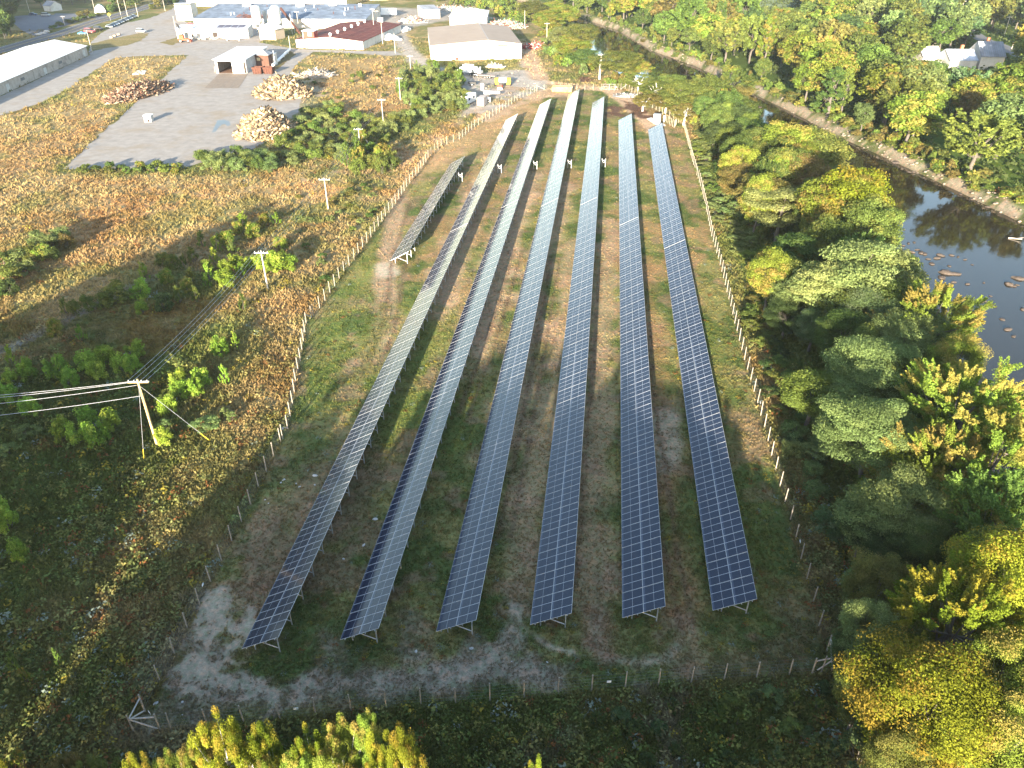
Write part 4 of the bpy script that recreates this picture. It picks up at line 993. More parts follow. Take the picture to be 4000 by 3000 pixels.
def car(pD, ang, col, label, kind='car', group=None, sc=1.0):
    p = g(*pD); rt = empty('parked_car', (*p, .04), ang); rt.scale = (sc,)*3; tag(rt, label, kind, group)
    bm_ = pm('car_paint_%02d_%02d_%02d' % tuple(int(c*99) for c in col), col, .3, .1, namt=.02, spec=.6)
    if kind == 'car':
        profile('body', [(-2.2,.3),(2.2,.3),(2.25,.62),(2.0,.80),(1.0,.92),(-1.6,.95),(-2.2,.85)], 1.76, bm_, rt)
        cb = profile('cabin', [(1.0,.92),(.35,1.38),(-1.0,1.42),(-1.75,.95)], 1.5, glass_m, rt)
        profile('cabin_roof', [(.32,1.36),(.25,1.45),(-.98,1.48),(-1.05,1.40)], 1.42, bm_, rt)
        wheels(rt, (-1.35, 1.4), 1.76)
    else:
        profile('body', [(-2.5,.4),(2.4,.4),(2.45,.95),(1.5,1.15),(-2.5,1.2)], 1.95, bm_, rt)
        profile('cabin', [(1.5,1.15),(.8,1.85),(-2.2,1.9),(-2.45,1.2)], 1.7, glass_m, rt)
        profile('cabin_roof', [(.8,1.83),(.7,1.95),(-2.15,1.98),(-2.25,1.88)], 1.66, bm_, rt)
        wheels(rt, (-1.55, 1.6), 1.95, .4)
    for s in (-.6, .6): MB().box((2.22, s, .66), (.08, .35, .14)).build('headlight', pm('lamp_glass', (.7,.7,.7), .2), rt)
    return rt
ccols = [(.42,.45,.44),(.03,.06,.12),(.08,.16,.25),(.45,.47,.48),(.04,.08,.14),(.35,.37,.38),(.03,.03,.04),(.5,.5,.5),(.05,.10,.16),(.38,.40,.42),(.04,.04,.05),(.30,.33,.36)]
cn = ['silver','dark navy','teal blue','pale grey','dark blue','grey','black','white','slate blue','light grey','black','greyish']
P0, P1 = g(236, 60), g(290, 37)
for k in range(12):
    t = k/11; q = (P0[0]+(P1[0]-P0[0])*t, P0[1]+(P1[1]-P0[1])*t); s_ = seen(*q)
    car((s_[0], s_[1]), -.5, ccols[k], f'{cn[k]} car, number {k+1} from the near end of the parked row by the road' if k > 0 else 'silver car nearest the viewer in the parked row by the road', 'car', 'cars parked in a row by the road')
car((179,74.5), .1, (.05,.22,.42), 'blue car at the left end, parked beside the red van', 'car')
car((195,71), -.15, (.50,.10,.10), 'red van parked on the grass between a blue car and a dark one', 'van', sc=1.15)
car((213,65), -.1, (.06,.05,.05), 'dark stripped pickup parked right of the red van', 'van')
car((306,70.5), -.12, (.6,.6,.58), 'silver estate car standing alone on the yard', 'van')
car((413,55), .1, (.6,.05,.05), 'red car at the left end of the blue roofed factory', 'car')
car((912,30), .2, (.03,.03,.03), 'black car by the bushes left of the small white shed', 'car')
car((72,33), .2, (.03,.08,.2), 'blue car in front of dark trees at the upper left', 'car')
car((100,35), .1, (.4,.42,.42), 'white pickup behind the upper parking lot', 'van')
car((2072,58), .9, (.5,.52,.54), 'white car on the road beyond the river', 'car')
car((2046,42), .9, (.06,.06,.07), 'dark car on the upper road beyond the river', 'car')
# loader with grapple boom by the low white building
red_m = pm('faded_red_paint', (.50,.10,.05), .6, nscale=2, namt=.3)
p = g(400, 91); rt = empty('grapple_loader', (*p, 0), .2); tag(rt, 'orange red grapple loader with raised black boom by the low white building', 'loader')
ch = MB().box((0,0,1.3),(5.4,2.3,.7)).build('chassis', red_m, rt)
MB().box((-1.2,0,2.4),(2.2,2.0,1.5)).box((-1.5,0,3.2),(1.2,1.6,.4)).build('engine_cover', red_m, rt)
cbn = MB().box((1.2,.4,2.9),(1.6,1.3,2.1)).build('cab', glass_m, rt); MB().box((1.2,.4,4.05),(1.8,1.5,.18)).build('cab_roof', tyre_m, cbn)
MB().tube((-.2,-.4,3.0),(-2.2,-.4,8.4),.28,.22,6).tube((-2.2,-.4,8.4),(-.4,-.4,6.0),.22,.16,6).tube((-1.0,-.4,3.1),(-1.8,-.4,6.0),.14,.12,6).build('boom', tyre_m, rt)
MB().tube((-.4,-.4,6.0),(-.2,-.7,4.8),.18,.07,5).tube((-.4,-.4,6.0),(-.1,.0,4.8),.18,.07,5).build('grapple', tyre_m, rt)
wheels(rt, (-1.8, 1.9), 2.9, .75); MB().box((3.0,0,.5),(.3,3.2,.8)).build('stabiliser', red_m, rt)
# drilling truck
wp_m = pm('truck_white', (.78,.78,.77), .4, namt=.05); dk_m = pm('chassis_dark', (.06,.06,.06), .7)
p = g(1017, 163); rt = empty('tank_truck', (*p, 0), PI-.32); tag(rt, 'white truck with tanks and machinery on its bed, parked on the lane', 'truck')
MB().box((0,0,1.0),(10.5,1.0,.4)).build('chassis', dk_m, rt)
cb = profile('cab', [(3.2,1.0),(5.6,1.0),(5.6,1.9),(4.6,2.1),(4.2,3.0),(3.2,3.0)], 2.3, wp_m, rt); MB().box((4.45,0,2.55),(.1,1.9,.6)).build('windscreen', glass_m, cb)
MB().box((1.0,0,2.6),(3.8,2.4,2.8)).build('body_box', wp_m, rt); MB().box((1.0,-1.22,1.9),(3.8,.06,1.0)).build('side_panel', dk_m, rt)
MB().lathe([(0,0),(1.0,.1),(1.15,1.0),(1.0,2.0),(0,2.2)], 16).build('tank', wp_m, rt, (-2.2,0,1.3)); MB().tube((-4,-.5,1.3),(-4,-.5,3.4),.3,n=8).tube((-4.2,.5,1.3),(-4.2,.5,3.0),.35,n=8).box((-4.2,0,1.6),(1.4,2.2,.9)).build('pump', galv, rt)
wheels(rt, (4.5,-.6,-2.0,-3.4), 2.5, .52)
p = g(1052, 168); rt = empty('flatbed_trailer', (*p, 0), PI-.22); tag(rt, 'low grey flatbed trailer hitched behind the white truck', 'trailer')
MB().box((0,0,.95),(7.5,2.3,.18)).build('deck', pm('deck_wood', (.28,.24,.22), .8), rt); MB().box((4.6,0,.85),(2.2,.2,.15)).build('drawbar', galv, rt); wheels(rt, (-1.6,-.6,.4), 2.4, .38)
# yellow machine and skid steer
ym = pm('machine_yellow', (.75,.50,.04), .5, namt=.1)
p = g(1086, 184); rt = empty('telehandler', (*p, 0), -PI/2+.1); tag(rt, 'yellow wheeled machine with guard frames parked behind a red skid steer', 'machine')
MB().box((0,-2.2,1.5),(2.6,1.6,2.0)).build('side_body', ym, rt); MB().box((0,2.2,1.5),(2.6,1.6,2.0)).build('side_body', ym, rt); MB().box((-.4,0,1.9),(3.0,3.2,1.2)).build('engine', wp_m, rt)
m = MB()
for sx_ in (-.9,.9):
    for sy_ in (-2.8,-1.2,1.2,2.8): m.tube((sx_,sy_,2.4),(sx_,sy_,4.0),.06,n=5)
for sx_ in (-.9,.9): m.tube((sx_,-2.8,4.0),(sx_,2.8,4.0),.06,n=5)
m.build('guard_frame', dk_m, rt); wheels(rt, (-.8,.9), 6.0, .75)
p = g(1081, 192); rt = empty('skid_steer', (*p, 0), -PI/2); tag(rt, 'small red and white skid steer in front of the yellow machine', 'loader')
MB().box((0,0,1.0),(2.4,1.4,.9)).build('body', pm('skid_red', (.6,.08,.05), .5), rt); MB().box((0,0,1.8),(1.2,1.3,.9)).build('cab', dk_m, rt); MB().box((1.6,0,.4),(.7,1.8,.6)).build('bucket', wp_m, rt); wheels(rt, (-.6,.6), 1.9, .38)
p = g(1020, 184); rt = empty('utility_trailer', (*p, 0), .05); tag(rt, 'small dark utility trailer standing in brown weeds', 'trailer')
MB().box((0,0,.9),(3.0,1.8,.7)).build('box', dk_m, rt); wheels(rt, (0,), 2.0, .35)
p = g(1042, 194); o = MB().box((0,0,.1),(1.3,1.3,.16)).lathe([(.62,.2),(.66,.5),(.66,1.9),(.5,2.2),(0,2.25)], 16).build('water_tank', wp_m, loc=(*p,0)); tag(o, 'upright white water tank on the gravel near the yellow machine', 'tank')
# camper, grey box, boat
p = g(1012, 224); rt = empty('camper_trailer', (*p, 0), PI/2-.25); tag(rt, 'white camper trailer half hidden behind willow bushes', 'trailer')
MB().box((0,0,1.75),(7.5,2.5,2.4)).build('body', wp_m, rt); MB().box((0,0,3.0),(7.6,2.6,.12)).build('roof', white_roof, rt)
for x_ in (-2,1.8): MB().box((x_,-1.27,2.0),(1.1,.05,.7)).build('window', glass_m, rt)
wheels(rt, (-.5,.5), 2.3, .36)
p = g(1038, 231); rt = empty('box_trailer', (*p, 0), PI/2-.12); tag(rt, 'grey brown box trailer beside the camper, near the fence', 'trailer')
MB().box((2.2,0,1.6),(4.6,2.4,2.6)).build('body', pm('grey_brown_panel', (.42,.37,.34), .8, nscale=1), rt); MB().box((-.12,.5,1.5),(.06,.9,1.0)).build('door', wp_m, rt); wheels(rt, (1.8,2.7), 2.3, .34)
p = g(1062, 208); rt = empty('boat', (*p, .6), -.1); tag(rt, 'small white boat on a trailer under a grey cover', 'boat')
m = MB(); k = 9; rings = []
for i in range(k):
    t = i/(k-1); hw = 1.05*math.sin(min(1,(t+.35)*1.1)*PI/2)*(1-t**3*.95); rings.append([( -2.8+t*5.8, -hw, .75+t*.15),( -2.8+t*5.8, -hw*.6, .15+t*.3),( -2.8+t*5.8, 0, .0+t*.45),( -2.8+t*5.8, hw*.6, .15+t*.3),( -2.8+t*5.8, hw, .75+t*.15)])
m.poly([q for r_ in rings for q in r_], [(i*5+j, (i+1)*5+j, (i+1)*5+j+1, i*5+j+1) for i in range(k-1) for j in range(4)]); m.build('hull', wp_m, rt)
m = MB(); m.poly([(r_[0][0], r_[0][1], r_[0][2]+.02) for r_ in rings]+[(r_[2][0], 0, 1.25) for r_ in rings]+[(r_[4][0], r_[4][1], r_[4][2]+.02) for r_ in rings], [(i,i+1,k+i+1,k+i) for i in range(k-1)]+[(k+i,k+i+1,2*k+i+1,2*k+i) for i in range(k-1)]); m.build('cover', pm('boat_cover', (.42,.43,.45), .8), rt)
wheels(rt, (-.5,), 2.0, .3)
p = g(1054, 221); rt = empty('generator', (*p, 0), .1); tag(rt, 'small white generator box right of the grey brown trailer', 'generator')
MB().box((0,0,.9),(1.8,1.2,1.3)).build('housing', wp_m, rt); MB().box((0,-.62,.8),(1.0,.04,.6)).build('grille', dk_m, rt); wheels(rt, (0,), 1.5, .28)
# rusty roll off container
p = g(1214, 198.5); rt = empty('roll_off_container', (*p, 0), .02); tag(rt, 'long yellow and rust open container standing inside the far fence', 'container')
cm_ = pm('rusty_yellow_paint', (.50,.38,.14), .8, nscale=1.2, namt=.3, dirt=(.26,.10,.05), dscale=.7, damt=.9)
m = MB(); L_, Wd, Hh = 7.2, 2.4, 1.9
for c_, d_ in (((0,-Wd/2,Hh/2+.2),(L_,.1,Hh)),((0,Wd/2,Hh/2+.2),(L_,.1,Hh)),((-L_/2+.052,0,Hh/2+.2),(.1,Wd-.12,Hh-.02)),((L_/2-.052,0,Hh/2+.2),(.1,Wd-.12,Hh-.02)),((0,0,.25),(L_-.3,Wd-.3,.1))): m.box(c_, d_)
m.build('body', cm_, rt); m = MB()
for k in range(12): m.box((-L_/2+.35+k*.59,-Wd/2-.09,Hh/2+.2),(.12,.1,Hh-.2))
m.build('rib', cm_, rt); MB().box((0,-Wd/2-.05,Hh+.22),(L_+.1,.22,.12)).box((0,Wd/2+.02,Hh+.22),(L_+.1,.2,.12)).build('top_rail', rust_brown, rt)
heap_ = MB()
r = random.Random(9)
for k in range(24): heap_.box((r.uniform(-3,3), r.uniform(-.8,.8), r.uniform(1.3,2.0)), (r.uniform(.5,1.6), r.uniform(.3,.8), r.uniform(.1,.4)), rz=r.uniform(0,3))
heap_.build('load', pm('debris_pale', (.45,.42,.38), .85), rt)
# semi trailer
p = g(818, 35); rt = empty('semi_trailer', (*p, 0), .02); tag(rt, 'white box semi trailer parked behind the blue roofed factory', 'trailer')
MB().box((0,0,2.6),(22,2.6,3.2)).build('body', wp_m, rt); wheels(rt, (-8,-6.8), 2.5, .5); MB().box((7,0,.6),(.3,2,1.2)).build('landing_leg', dk_m, rt)
# transformer on its pad
pw = W([(1397,257),(1407,254.5),(1438,271),(1427,276.5)]); pd = sheet('concrete_pad', pw, .16, conc, kind=None)
m = MB(); m.face([(*q, .16) for q in pw])
for i in range(4): m.face([(*pw[i], 0), (*pw[(i+1) % 4], 0), (*pw[(i+1) % 4], .16), (*pw[i], .16)])
bpy.data.objects.remove(pd); tag(m.build('concrete_pad', pm('new_concrete', (.62,.60,.56), .8, nscale=1, namt=.08)), 'pale concrete pad under the white transformer box', 'concrete pad')
p = g(1418, 267.5); rt = empty('transformer_box', (*p, .16), -.12); tag(rt, 'white electrical cabinet standing on a concrete pad by the right fence', 'transformer')
MB().box((0,.9,1.25),(2.1,1.7,2.5)).build('cabinet', wp_m, rt); MB().box((0,.9,2.56),(2.3,1.9,.1)).build('lid', galv, rt); MB().box((-1.07,.9,1.25),(.04,1.4,2.0)).build('green_door', pm('utility_green', (.05,.12,.08), .5), rt)
for s in (-.5,.5): MB().box((s,.03,1.2),(.9,.03,2.0)).build('door', wp_m, rt)
rt2 = empty('small_cabinet', (p[0]+2.3, p[1]+1.0, .0)); tag(rt2, 'narrow white post cabinet just right of the white transformer', 'cabinet')
MB().box((0,0,1.5),(.5,.4,1.6)).build('box', wp_m, rt2); MB().tube((0,0,0),(0,0,.8),.06).build('post', galv, rt2)
# road sign, blocks, boulders by the road
p = g(239, 45); rt = empty('road_sign', (*p, 0), .2); tag(rt, 'yellow diamond road sign beside the road by the parked cars', 'road sign')
MB().tube((0,0,0),(0,0,3.4),.06).build('post', galv, rt); MB().box((0,-.05,3.3),(1.3,.04,1.3),M=Matrix.Rotation(PI/4,3,'Y')).build('plate', pm('sign_yellow', (.8,.75,.05), .5), rt)
def rock_me(seed, n=2):
    import bmesh
    bm_ = bmesh.new(); bmesh.ops.create_icosphere(bm_, subdivisions=n, radius=1.0); r = np.random.default_rng(seed)
    off = r.random(3)*50
    for v in bm_.verts:
        c = v.co; k = 1+.35*(float(vnoise(np.array([c.x*2+off[0]]), np.array([c.y*2+c.z*1.7+off[1]]), 1.2, 20+seed % 5, 2)[0])-.5)*2
        v.co = Vector((c.x*k*1.25, c.y*k*.9, max(-.35, c.z*k*.6)))
    me = bpy.data.meshes.new('boulder'); bm_.to_mesh(me); bm_.free(); return me
rock_m = pm('river_rock', (.085,.07,.06), .85, nscale=2, namt=.35, bump=.3); pale_rock = pm('pale_rock', (.45,.43,.41), .85, nscale=2, namt=.15)
RK = [rock_me(s) for s in range(6)]
for me in RK: me.materials.append(rock_m)
RKP = [m_.copy() for m_ in RK[:3]]
for me in RKP: me.materials.clear(); me.materials.append(pale_rock)
def pct(s): return f'{s[0]/22.12:.0f}% across and {s[1]/16.59:.0f}% down'
used_labels = {}
def uniq(lab):
    k = used_labels.get(lab, 0); used_labels[lab] = k+1
    return lab if k == 0 else None
for i, (x_, y_) in enumerate(((84,75.5),(93,73),(101,69.5))):
    o = link('boulder', RKP[i], None, (*g(x_, y_), .3)); o.scale = (1.5,1.2,1.1); tag(o, f'{["left","middle","right"][i]} of three white boulders beside the upper parking lot', 'boulder', 'white boulders by the upper lot')
for i, (x_, y_) in enumerate(((241,82.5),(248,79.5),(257,76.5))):
    o = MB().box((0,0,.45),(1.7,.8,.9)).box((0,0,.95),(.5,.3,.12)).build('concrete_block', conc, None, (*g(x_, y_), .05)); tag(o, f'{["left","middle","right"][i]} of three pale concrete blocks on the grass strip', 'concrete block', 'concrete blocks on the grass strip')
# pale stones inside the fence
for i, (x_, y_, s_) in enumerate(((681,1028,.42),(613,1037,.28),(640,1045,.2),(647,1052,.22),(607,1043,.2),(810,1122,.42),(786,1178,.3),(742,1208,.22),(573,1080,.18),(680,1048,.2),(1018,1401,.28),(899,1408,.25),(1036,1180,.18),(337,1520,.3),(394,1517,.2),(393,1545,.15),(93,1455,.4),(15,796,.4),(580,1088,.15),(1182,1431,.15),(1105,1430,.12),(2128,0,.0))):
    if s_ < .05: continue
    s = (x_, y_); o = link('stone', RKP[i % 3], None, (*g(x_, y_), .05), i*1.3); o.scale = (s_*.62, s_*.58, s_*.4)
    tag(o, f'pale stone on the ground, {pct(s)} the photo', 'stone', 'pale stones on the ground')

# boulders in the river
k_ = 0; r = random.Random(21)
spots = [(1951,531,.5),(1962,526,.7),(1975,524,.6),(1945,540,.6),(1970,545,.7),(1982,540,.8),(1990,546,.9),(1998,549,.8),(1960,552,.5),(1980,558,.6),(2005,560,.6),(2025,558,1.4),(2032,552,1.2),(2013,570,1.2),(2042,590,1.5),(2062,592,1.2),(2034,600,1.5),(2050,575,.8),(2056,552,.6),(2070,555,.6),(2085,561,.5),(2030,613,.9),(2090,614,.9),(2100,572,.4),(2118,652,.9),(2126,650,.7),(2131,657,.5),(2143,660,.8),(2150,663,.7),(2164,690,.8),(2178,712,.8),(2190,727,.7),(2180,615,1.1),(2190,618,1.0),(2200,602,1.5),(2197,616,.7),(2208,668,.8),(2040,629,.7),(2125,611,.4),(2140,640,.5),(2060,610,.6),(1953,497,.4),
 (1493,242,.0),(1485,119,1.0),(1480,112,1.2),(1492,115,1.0),(1505,112,1.1),(1520,122,1.0),(1530,125,.9),(1560,118,1.0),(1575,116,1.0),(1590,120,.9),(1600,128,.9),(1612,132,.9),(1500,125,.8),(1470,108,1.0),(1460,70,1.2),(1450,78,1.0),(1440,75,1.2),(1580,142,1.0),(1565,135,.8),(1622,140,.8),(1642,232,.9),(1720,246,.7),
 (1915,310,.8),(1936,352,1.2),(1963,372,.9),(1975,372,1.0),(2010,376,1.0),(2000,376,.9),(2098,430,.8),(2134,448,.8),(2165,452,.7),(1960,338,.6),(2075,420,.7),(2035,370,.7),(1870,255,1),(2200,455,.8)]
for (x_, y_, s_) in spots:
    if s_ < .1: continue
    for q in range(1):
        xx, yy = x_+r.uniform(-5,5)*q, y_+r.uniform(-2.5,2.5)*q; s = s_*r.uniform(.55,.95)*(1 if q == 0 else .6)*.8
        p = g(xx, yy, WATER_Z); o = link('boulder', RK[k_ % 6], None, (*p, WATER_Z+.05), r.random()*6); o.scale = (s, s*r.uniform(.7,1.1), s*r.uniform(.6,.9)); k_ += 1
        lb = uniq(f'brown boulder breaking the river surface, {pct((xx, yy))} the photo')
        tag(o, lb or f'smaller brown boulder touching its neighbour, {pct((xx, yy))} the photo, number {k_}', 'boulder', 'boulders in the river')
# bank stones: countless
V = []; F = []; T = []; b0 = 0; rr_ = np.random.default_rng(5)
ico = rock_me(33, 1); iv = np.array([v.co[:] for v in ico.vertices]); fi = np.array([list(p.vertices) for p in ico.polygons])
RBs = smooth_line(R_BANK, 10)
for (x_, y_) in RBs:
    if y_ < 140 or y_ > 560: continue
    for k in range(5):
        o_ = rr_.normal()*2.2-.8; s = rr_.uniform(.12,.5); q = np.array([x_+o_+rr_.normal()*.5, y_+rr_.uniform(-3,3), 0])
        q[2] = ground_height(np.array([q[0]]), np.array([q[1]]))[0]; V.append(iv*s+q); F.append(fi+b0); b0 += len(iv); T.append(np.tile(np.array([.24,.2,.16])*rr_.uniform(.5,1.2), (len(iv), 1)))
tag(link('bank_stones', np_mesh('bank_stones', np.concatenate(V), np.concatenate(F), np.concatenate(T), (attr_mat('stone_mix', rough=.9, nscale=3),))), 'pale stones and gravel along the far river bank', 'stones', kind='stuff')
# driftwood
for i, (a_, b_) in enumerate((((2019,355),(2035,378)),((2052,388),(2090,404)),((2178,515),(2207,520)))):
    p, q = g(*a_, WATER_Z), g(*b_, WATER_Z); m = MB(); m.tube((0,0,0),(q[0]-p[0],q[1]-p[1],.25),.16,.07,6); m.tube(((q[0]-p[0])*.5,(q[1]-p[1])*.5,.1),((q[0]-p[0])*.7+1,(q[1]-p[1])*.7-.5,.7),.07,.03,5)
    tag(m.build('driftwood', pm('bleached_wood', (.48,.43,.37), .85), loc=(*p, WATER_Z+.1)), f'{["upper","middle","lower right"][i]} bleached driftwood trunk lying in the river', 'driftwood', 'driftwood in the river')

# ------------------------------------------------------------------ foliage
LEAF = {  # reflectance of leaves, tips
 'yellow': ((.175,.215,.022), (.26,.215,.03)), 'lime': ((.115,.15,.026), (.18,.145,.04)), 'bright': ((.088,.125,.03), (.12,.155,.035)), 'fresh': ((.135,.20,.03), (.19,.23,.04)),
 'olive': ((.085,.105,.028), (.13,.13,.035)), 'mid': ((.062,.092,.026), (.09,.115,.032)), 'greygreen': ((.10,.135,.05), (.135,.165,.06)), 'dark': ((.038,.058,.022), (.055,.08,.028)),
 'amber': ((.10,.092,.03), (.13,.10,.035)), 'willow': ((.125,.15,.055), (.16,.18,.07)), 'blue': ((.062,.10,.042), (.09,.12,.065)), 'pine': ((.032,.052,.026), (.05,.07,.03)), 'dead': ((.20,.16,.13), (.24,.2,.16))}
bark_m = pm('bark_grey', (.12,.105,.09), .9, nscale=3, namt=.3); birch_bark = pm('bark_birch', (.62,.59,.54), .8, nscale=4, namt=.2)
leaf_mats = {}
def leaf_mat(sp):
    if sp not in leaf_mats:
        leaf_mats[sp] = attr_mat('foliage_'+sp, rough=.7, mult=(1.0,1.0,1.0) if sp in ('yellow',) else (1.42,1.42,1.3), trans=.34, jitter=.2)
    return leaf_mats[sp]

def clumps_for(kind, r):
    C = []   # (centre, radii(x,y,z), direction)
    if kind in ('broad', 'spiky', 'airy', 'layered'):
        n = {'broad': 105, 'spiky': 115, 'airy': 80, 'layered': 75}[kind]
        lob = [(r.uniform(0, 2*PI), r.uniform(-.3, .9), r.uniform(.75, 1.15)) for _ in range(7)]
        for i in range(n):
            ph = r.uniform(0, 2*PI); u = r.uniform(-.85 if kind != 'layered' else -.4, 1)
            d = np.array([math.sqrt(max(0,1-u*u))*math.cos(ph), math.sqrt(max(0,1-u*u))*math.sin(ph), u])
            k = .78
            for (lp, lu, ls) in lob:
                ld = np.array([math.sqrt(max(0,1-lu*lu))*math.cos(lp), math.sqrt(max(0,1-lu*lu))*math.sin(lp), lu])
                k = max(k, ls*max(0, float(d@ld))**3)
            q = r.uniform(.45, 1)**.45*k
            low = 1-.35*max(0, -u)
            c = np.array([d[0]*5*q*low, d[1]*5*q*low, 7.9+d[2]*5.9*q])
            s = {'broad': (1.25,1.25,.9), 'spiky': (.95,.95,1.15), 'airy': (.8,.8,.7), 'layered': (1.6,1.6,.5)}[kind]
            f = r.uniform(.7, 1.3); C.append((c, np.array(s)*f, d))
    elif kind == 'column':
        for i in range(75):
            t = r.random()**.8; z = 1.5+12.5*t; rad = 2.9*(1-t)**.65*(.6+.4*min(1, t*5))+.25; ph = r.uniform(0, 2*PI); q = r.uniform(.5, 1)
            C.append((np.array([rad*q*math.cos(ph), rad*q*math.sin(ph), z]), np.array([.85,.85,.8])*r.uniform(.7,1.2), np.array([math.cos(ph), math.sin(ph), .5])))
    elif kind == 'conifer':
        for i in range(90):
            t = r.random()**.75; z = 2+12.5*t; rad = 3.2*(1-t)+.15; ph = r.uniform(0, 2*PI); q = r.uniform(.4, 1)
            C.append((np.array([rad*q*math.cos(ph), rad*q*math.sin(ph), z-.3*rad*q]), np.array([.75,.75,.28])*r.uniform(.7,1.2), np.array([math.cos(ph), math.sin(ph), .1])))
    elif kind == 'bush':
        for i in range(26):
            ph = r.uniform(0, 2*PI); u = r.random(); q = r.uniform(.4, 1)
            C.append((np.array([math.cos(ph)*.8*q*(1-.35*u), math.sin(ph)*.8*q*(1-.35*u), .25+1.25*u]), np.array([.30,.30,.30])*r.uniform(.7,1.3), np.array([math.cos(ph)*.6, math.sin(ph)*.6, .8])))
    elif kind == 'sapling':
        for i in range(26):
            t = r.random(); ph = r.uniform(0, 2*PI); rad = (.75*(1-t)+.12)*r.uniform(.3,1)
            C.append((np.array([rad*math.cos(ph), rad*math.sin(ph), .15+1.9*t]), np.array([.20,.20,.34])*r.uniform(.7,1.2), np.array([math.cos(ph)*.4, math.sin(ph)*.4, 1])))
    elif kind == 'sumac':
        for i in range(22):
            ph = r.uniform(0, 2*PI); q = r.random()**.5
            C.append((np.array([math.cos(ph)*.95*q, math.sin(ph)*.95*q, .55+.75*(1-q*q)+r.normal()*.12]), np.array([.33,.33,.12])*r.uniform(.7,1.3), np.array([math.cos(ph), math.sin(ph), .4])))
    return C

def crown_mesh(kind, seed, nleaf, leaf, sp, tipamt=.25):
    r = np.random.default_rng(seed); C = clumps_for(kind, r); per = max(6, nleaf//len(C)); V = []; T = []
    base, tip = np.array(LEAF[sp][0]), np.array(LEAF[sp][1])
    for (c, s, d) in C:
        n_ = per; dirs = r.normal(size=(n_, 3)); dirs /= np.linalg.norm(dirs, axis=1)[:, None]
        rad = r.random(n_)**.4
        P = c+dirs*rad[:, None]*s
        if kind in ('spiky', 'sapling', 'column'):
            k = r.integers(0, 5, n_); sh = r.normal(size=(5, 3))*.35+d*np.array([1,1,.6])+np.array([0,0,.75]); sh /= np.linalg.norm(sh, axis=1)[:, None]
            t = r.random(n_); L = s[2]*1.5; P = c+sh[k]*(t*L-.2*L)[:, None]+dirs*(s[0]*.38*(1.1-t))[:, None]
        nrm = dirs*.9+np.array([0,0,.55])+r.normal(size=(n_, 3))*.55; nrm /= np.linalg.norm(nrm, axis=1)[:, None]
        a = np.cross(nrm, r.normal(size=(n_, 3))); a /= np.linalg.norm(a, axis=1)[:, None]+1e-9; b = np.cross(nrm, a)
        sz = leaf*r.uniform(.6, 1.3, n_)[:, None]
        V.append(np.stack([P-a*sz, P+b*sz*.55, P+a*sz, P-b*sz*.55], 1).reshape(-1, 3))
        cl = base*r.uniform(.75, 1.22); isT = r.random() < tipamt
        col = cl[None]*r.uniform(.75, 1.25, (n_, 1))
        if isT:
            m_ = np.clip(((P-c)@(d+np.array([0,0,.6])))/s[0]*.9+.35, 0, 1)[:, None]; col = col*(1-m_)+tip[None]*r.uniform(.8, 1.25, (n_, 1))*m_
        T.append(np.repeat(col, 4, axis=0))
    V = np.concatenate(V); T = np.concatenate(T); F = np.arange(len(V)).reshape(-1, 4)
    return np_mesh('crown', V, F, T, (leaf_mat(sp),)), C

def trunk_mesh(kind, seed, C, mat):
    r = random.Random(seed); m = MB()
    if kind in ('bush', 'sapling', 'sumac'):
        for i in range(6):
            c = C[i*3 % len(C)][0]; m.tube((r.uniform(-.1,.1), r.uniform(-.1,.1), -.1), c, .035, .012, 5, caps=False)
    else:
        top = 12.5 if kind in ('column', 'conifer') else 9.0; pts = [Vector((0,0,-.4))]
        for k in range(1, 6): pts.append(Vector((r.uniform(-.25,.25)*k*.5, r.uniform(-.25,.25)*k*.5, top*k/5)))
        rs = [.34, .28, .24, .19, .14, .07]
        for k in range(5): m.tube(pts[k], pts[k+1], rs[k], rs[k+1], 8, caps=False)
        if kind not in ('conifer',):
            for i in range(20):
                c = Vector(C[(i*5) % len(C)][0]); k = r.choice((2, 3, 4)); a = pts[k]; mid = (a+c)/2+Vector((0,0,-.4)); m.tube(a, mid, .10, .065, 6, caps=False); m.tube(mid, c, .065, .025, 5, caps=False)
    me = bpy.data.meshes.new('trunk'); me.from_pydata([tuple(v) for v in m.v], [], m.f); me.materials.append(mat)
    for p in me.polygons: p.use_smooth = True
    me.update(); return me

VAR = {}
LODS = {'hi': (30000, .155), 'mid': (9000, .29), 'lo': (4200, .45), 'xhi': (80000, .085), 'bhi': (2600, .07), 'blo': (600, .16)}
def variant(kind, sp, lod, v):
    key = (kind, sp, lod, v)
    if key not in VAR:
        n_, lf = LODS[lod]; seed = 100+hash_(kind+sp)+v*7
        tip = .5 if sp in ('yellow', 'lime') else .3
        if kind == 'airy': n_ = int(n_*.55)
        cm_, C = crown_mesh(kind, seed, n_, lf, sp, tip)
        VAR[key] = (cm_, trunk_mesh(kind, seed, C, birch_bark if kind == 'airy' else bark_m))
    return VAR[key]
def hash_(s): return sum(ord(c)*(i+1) for i, c in enumerate(s)) % 9973

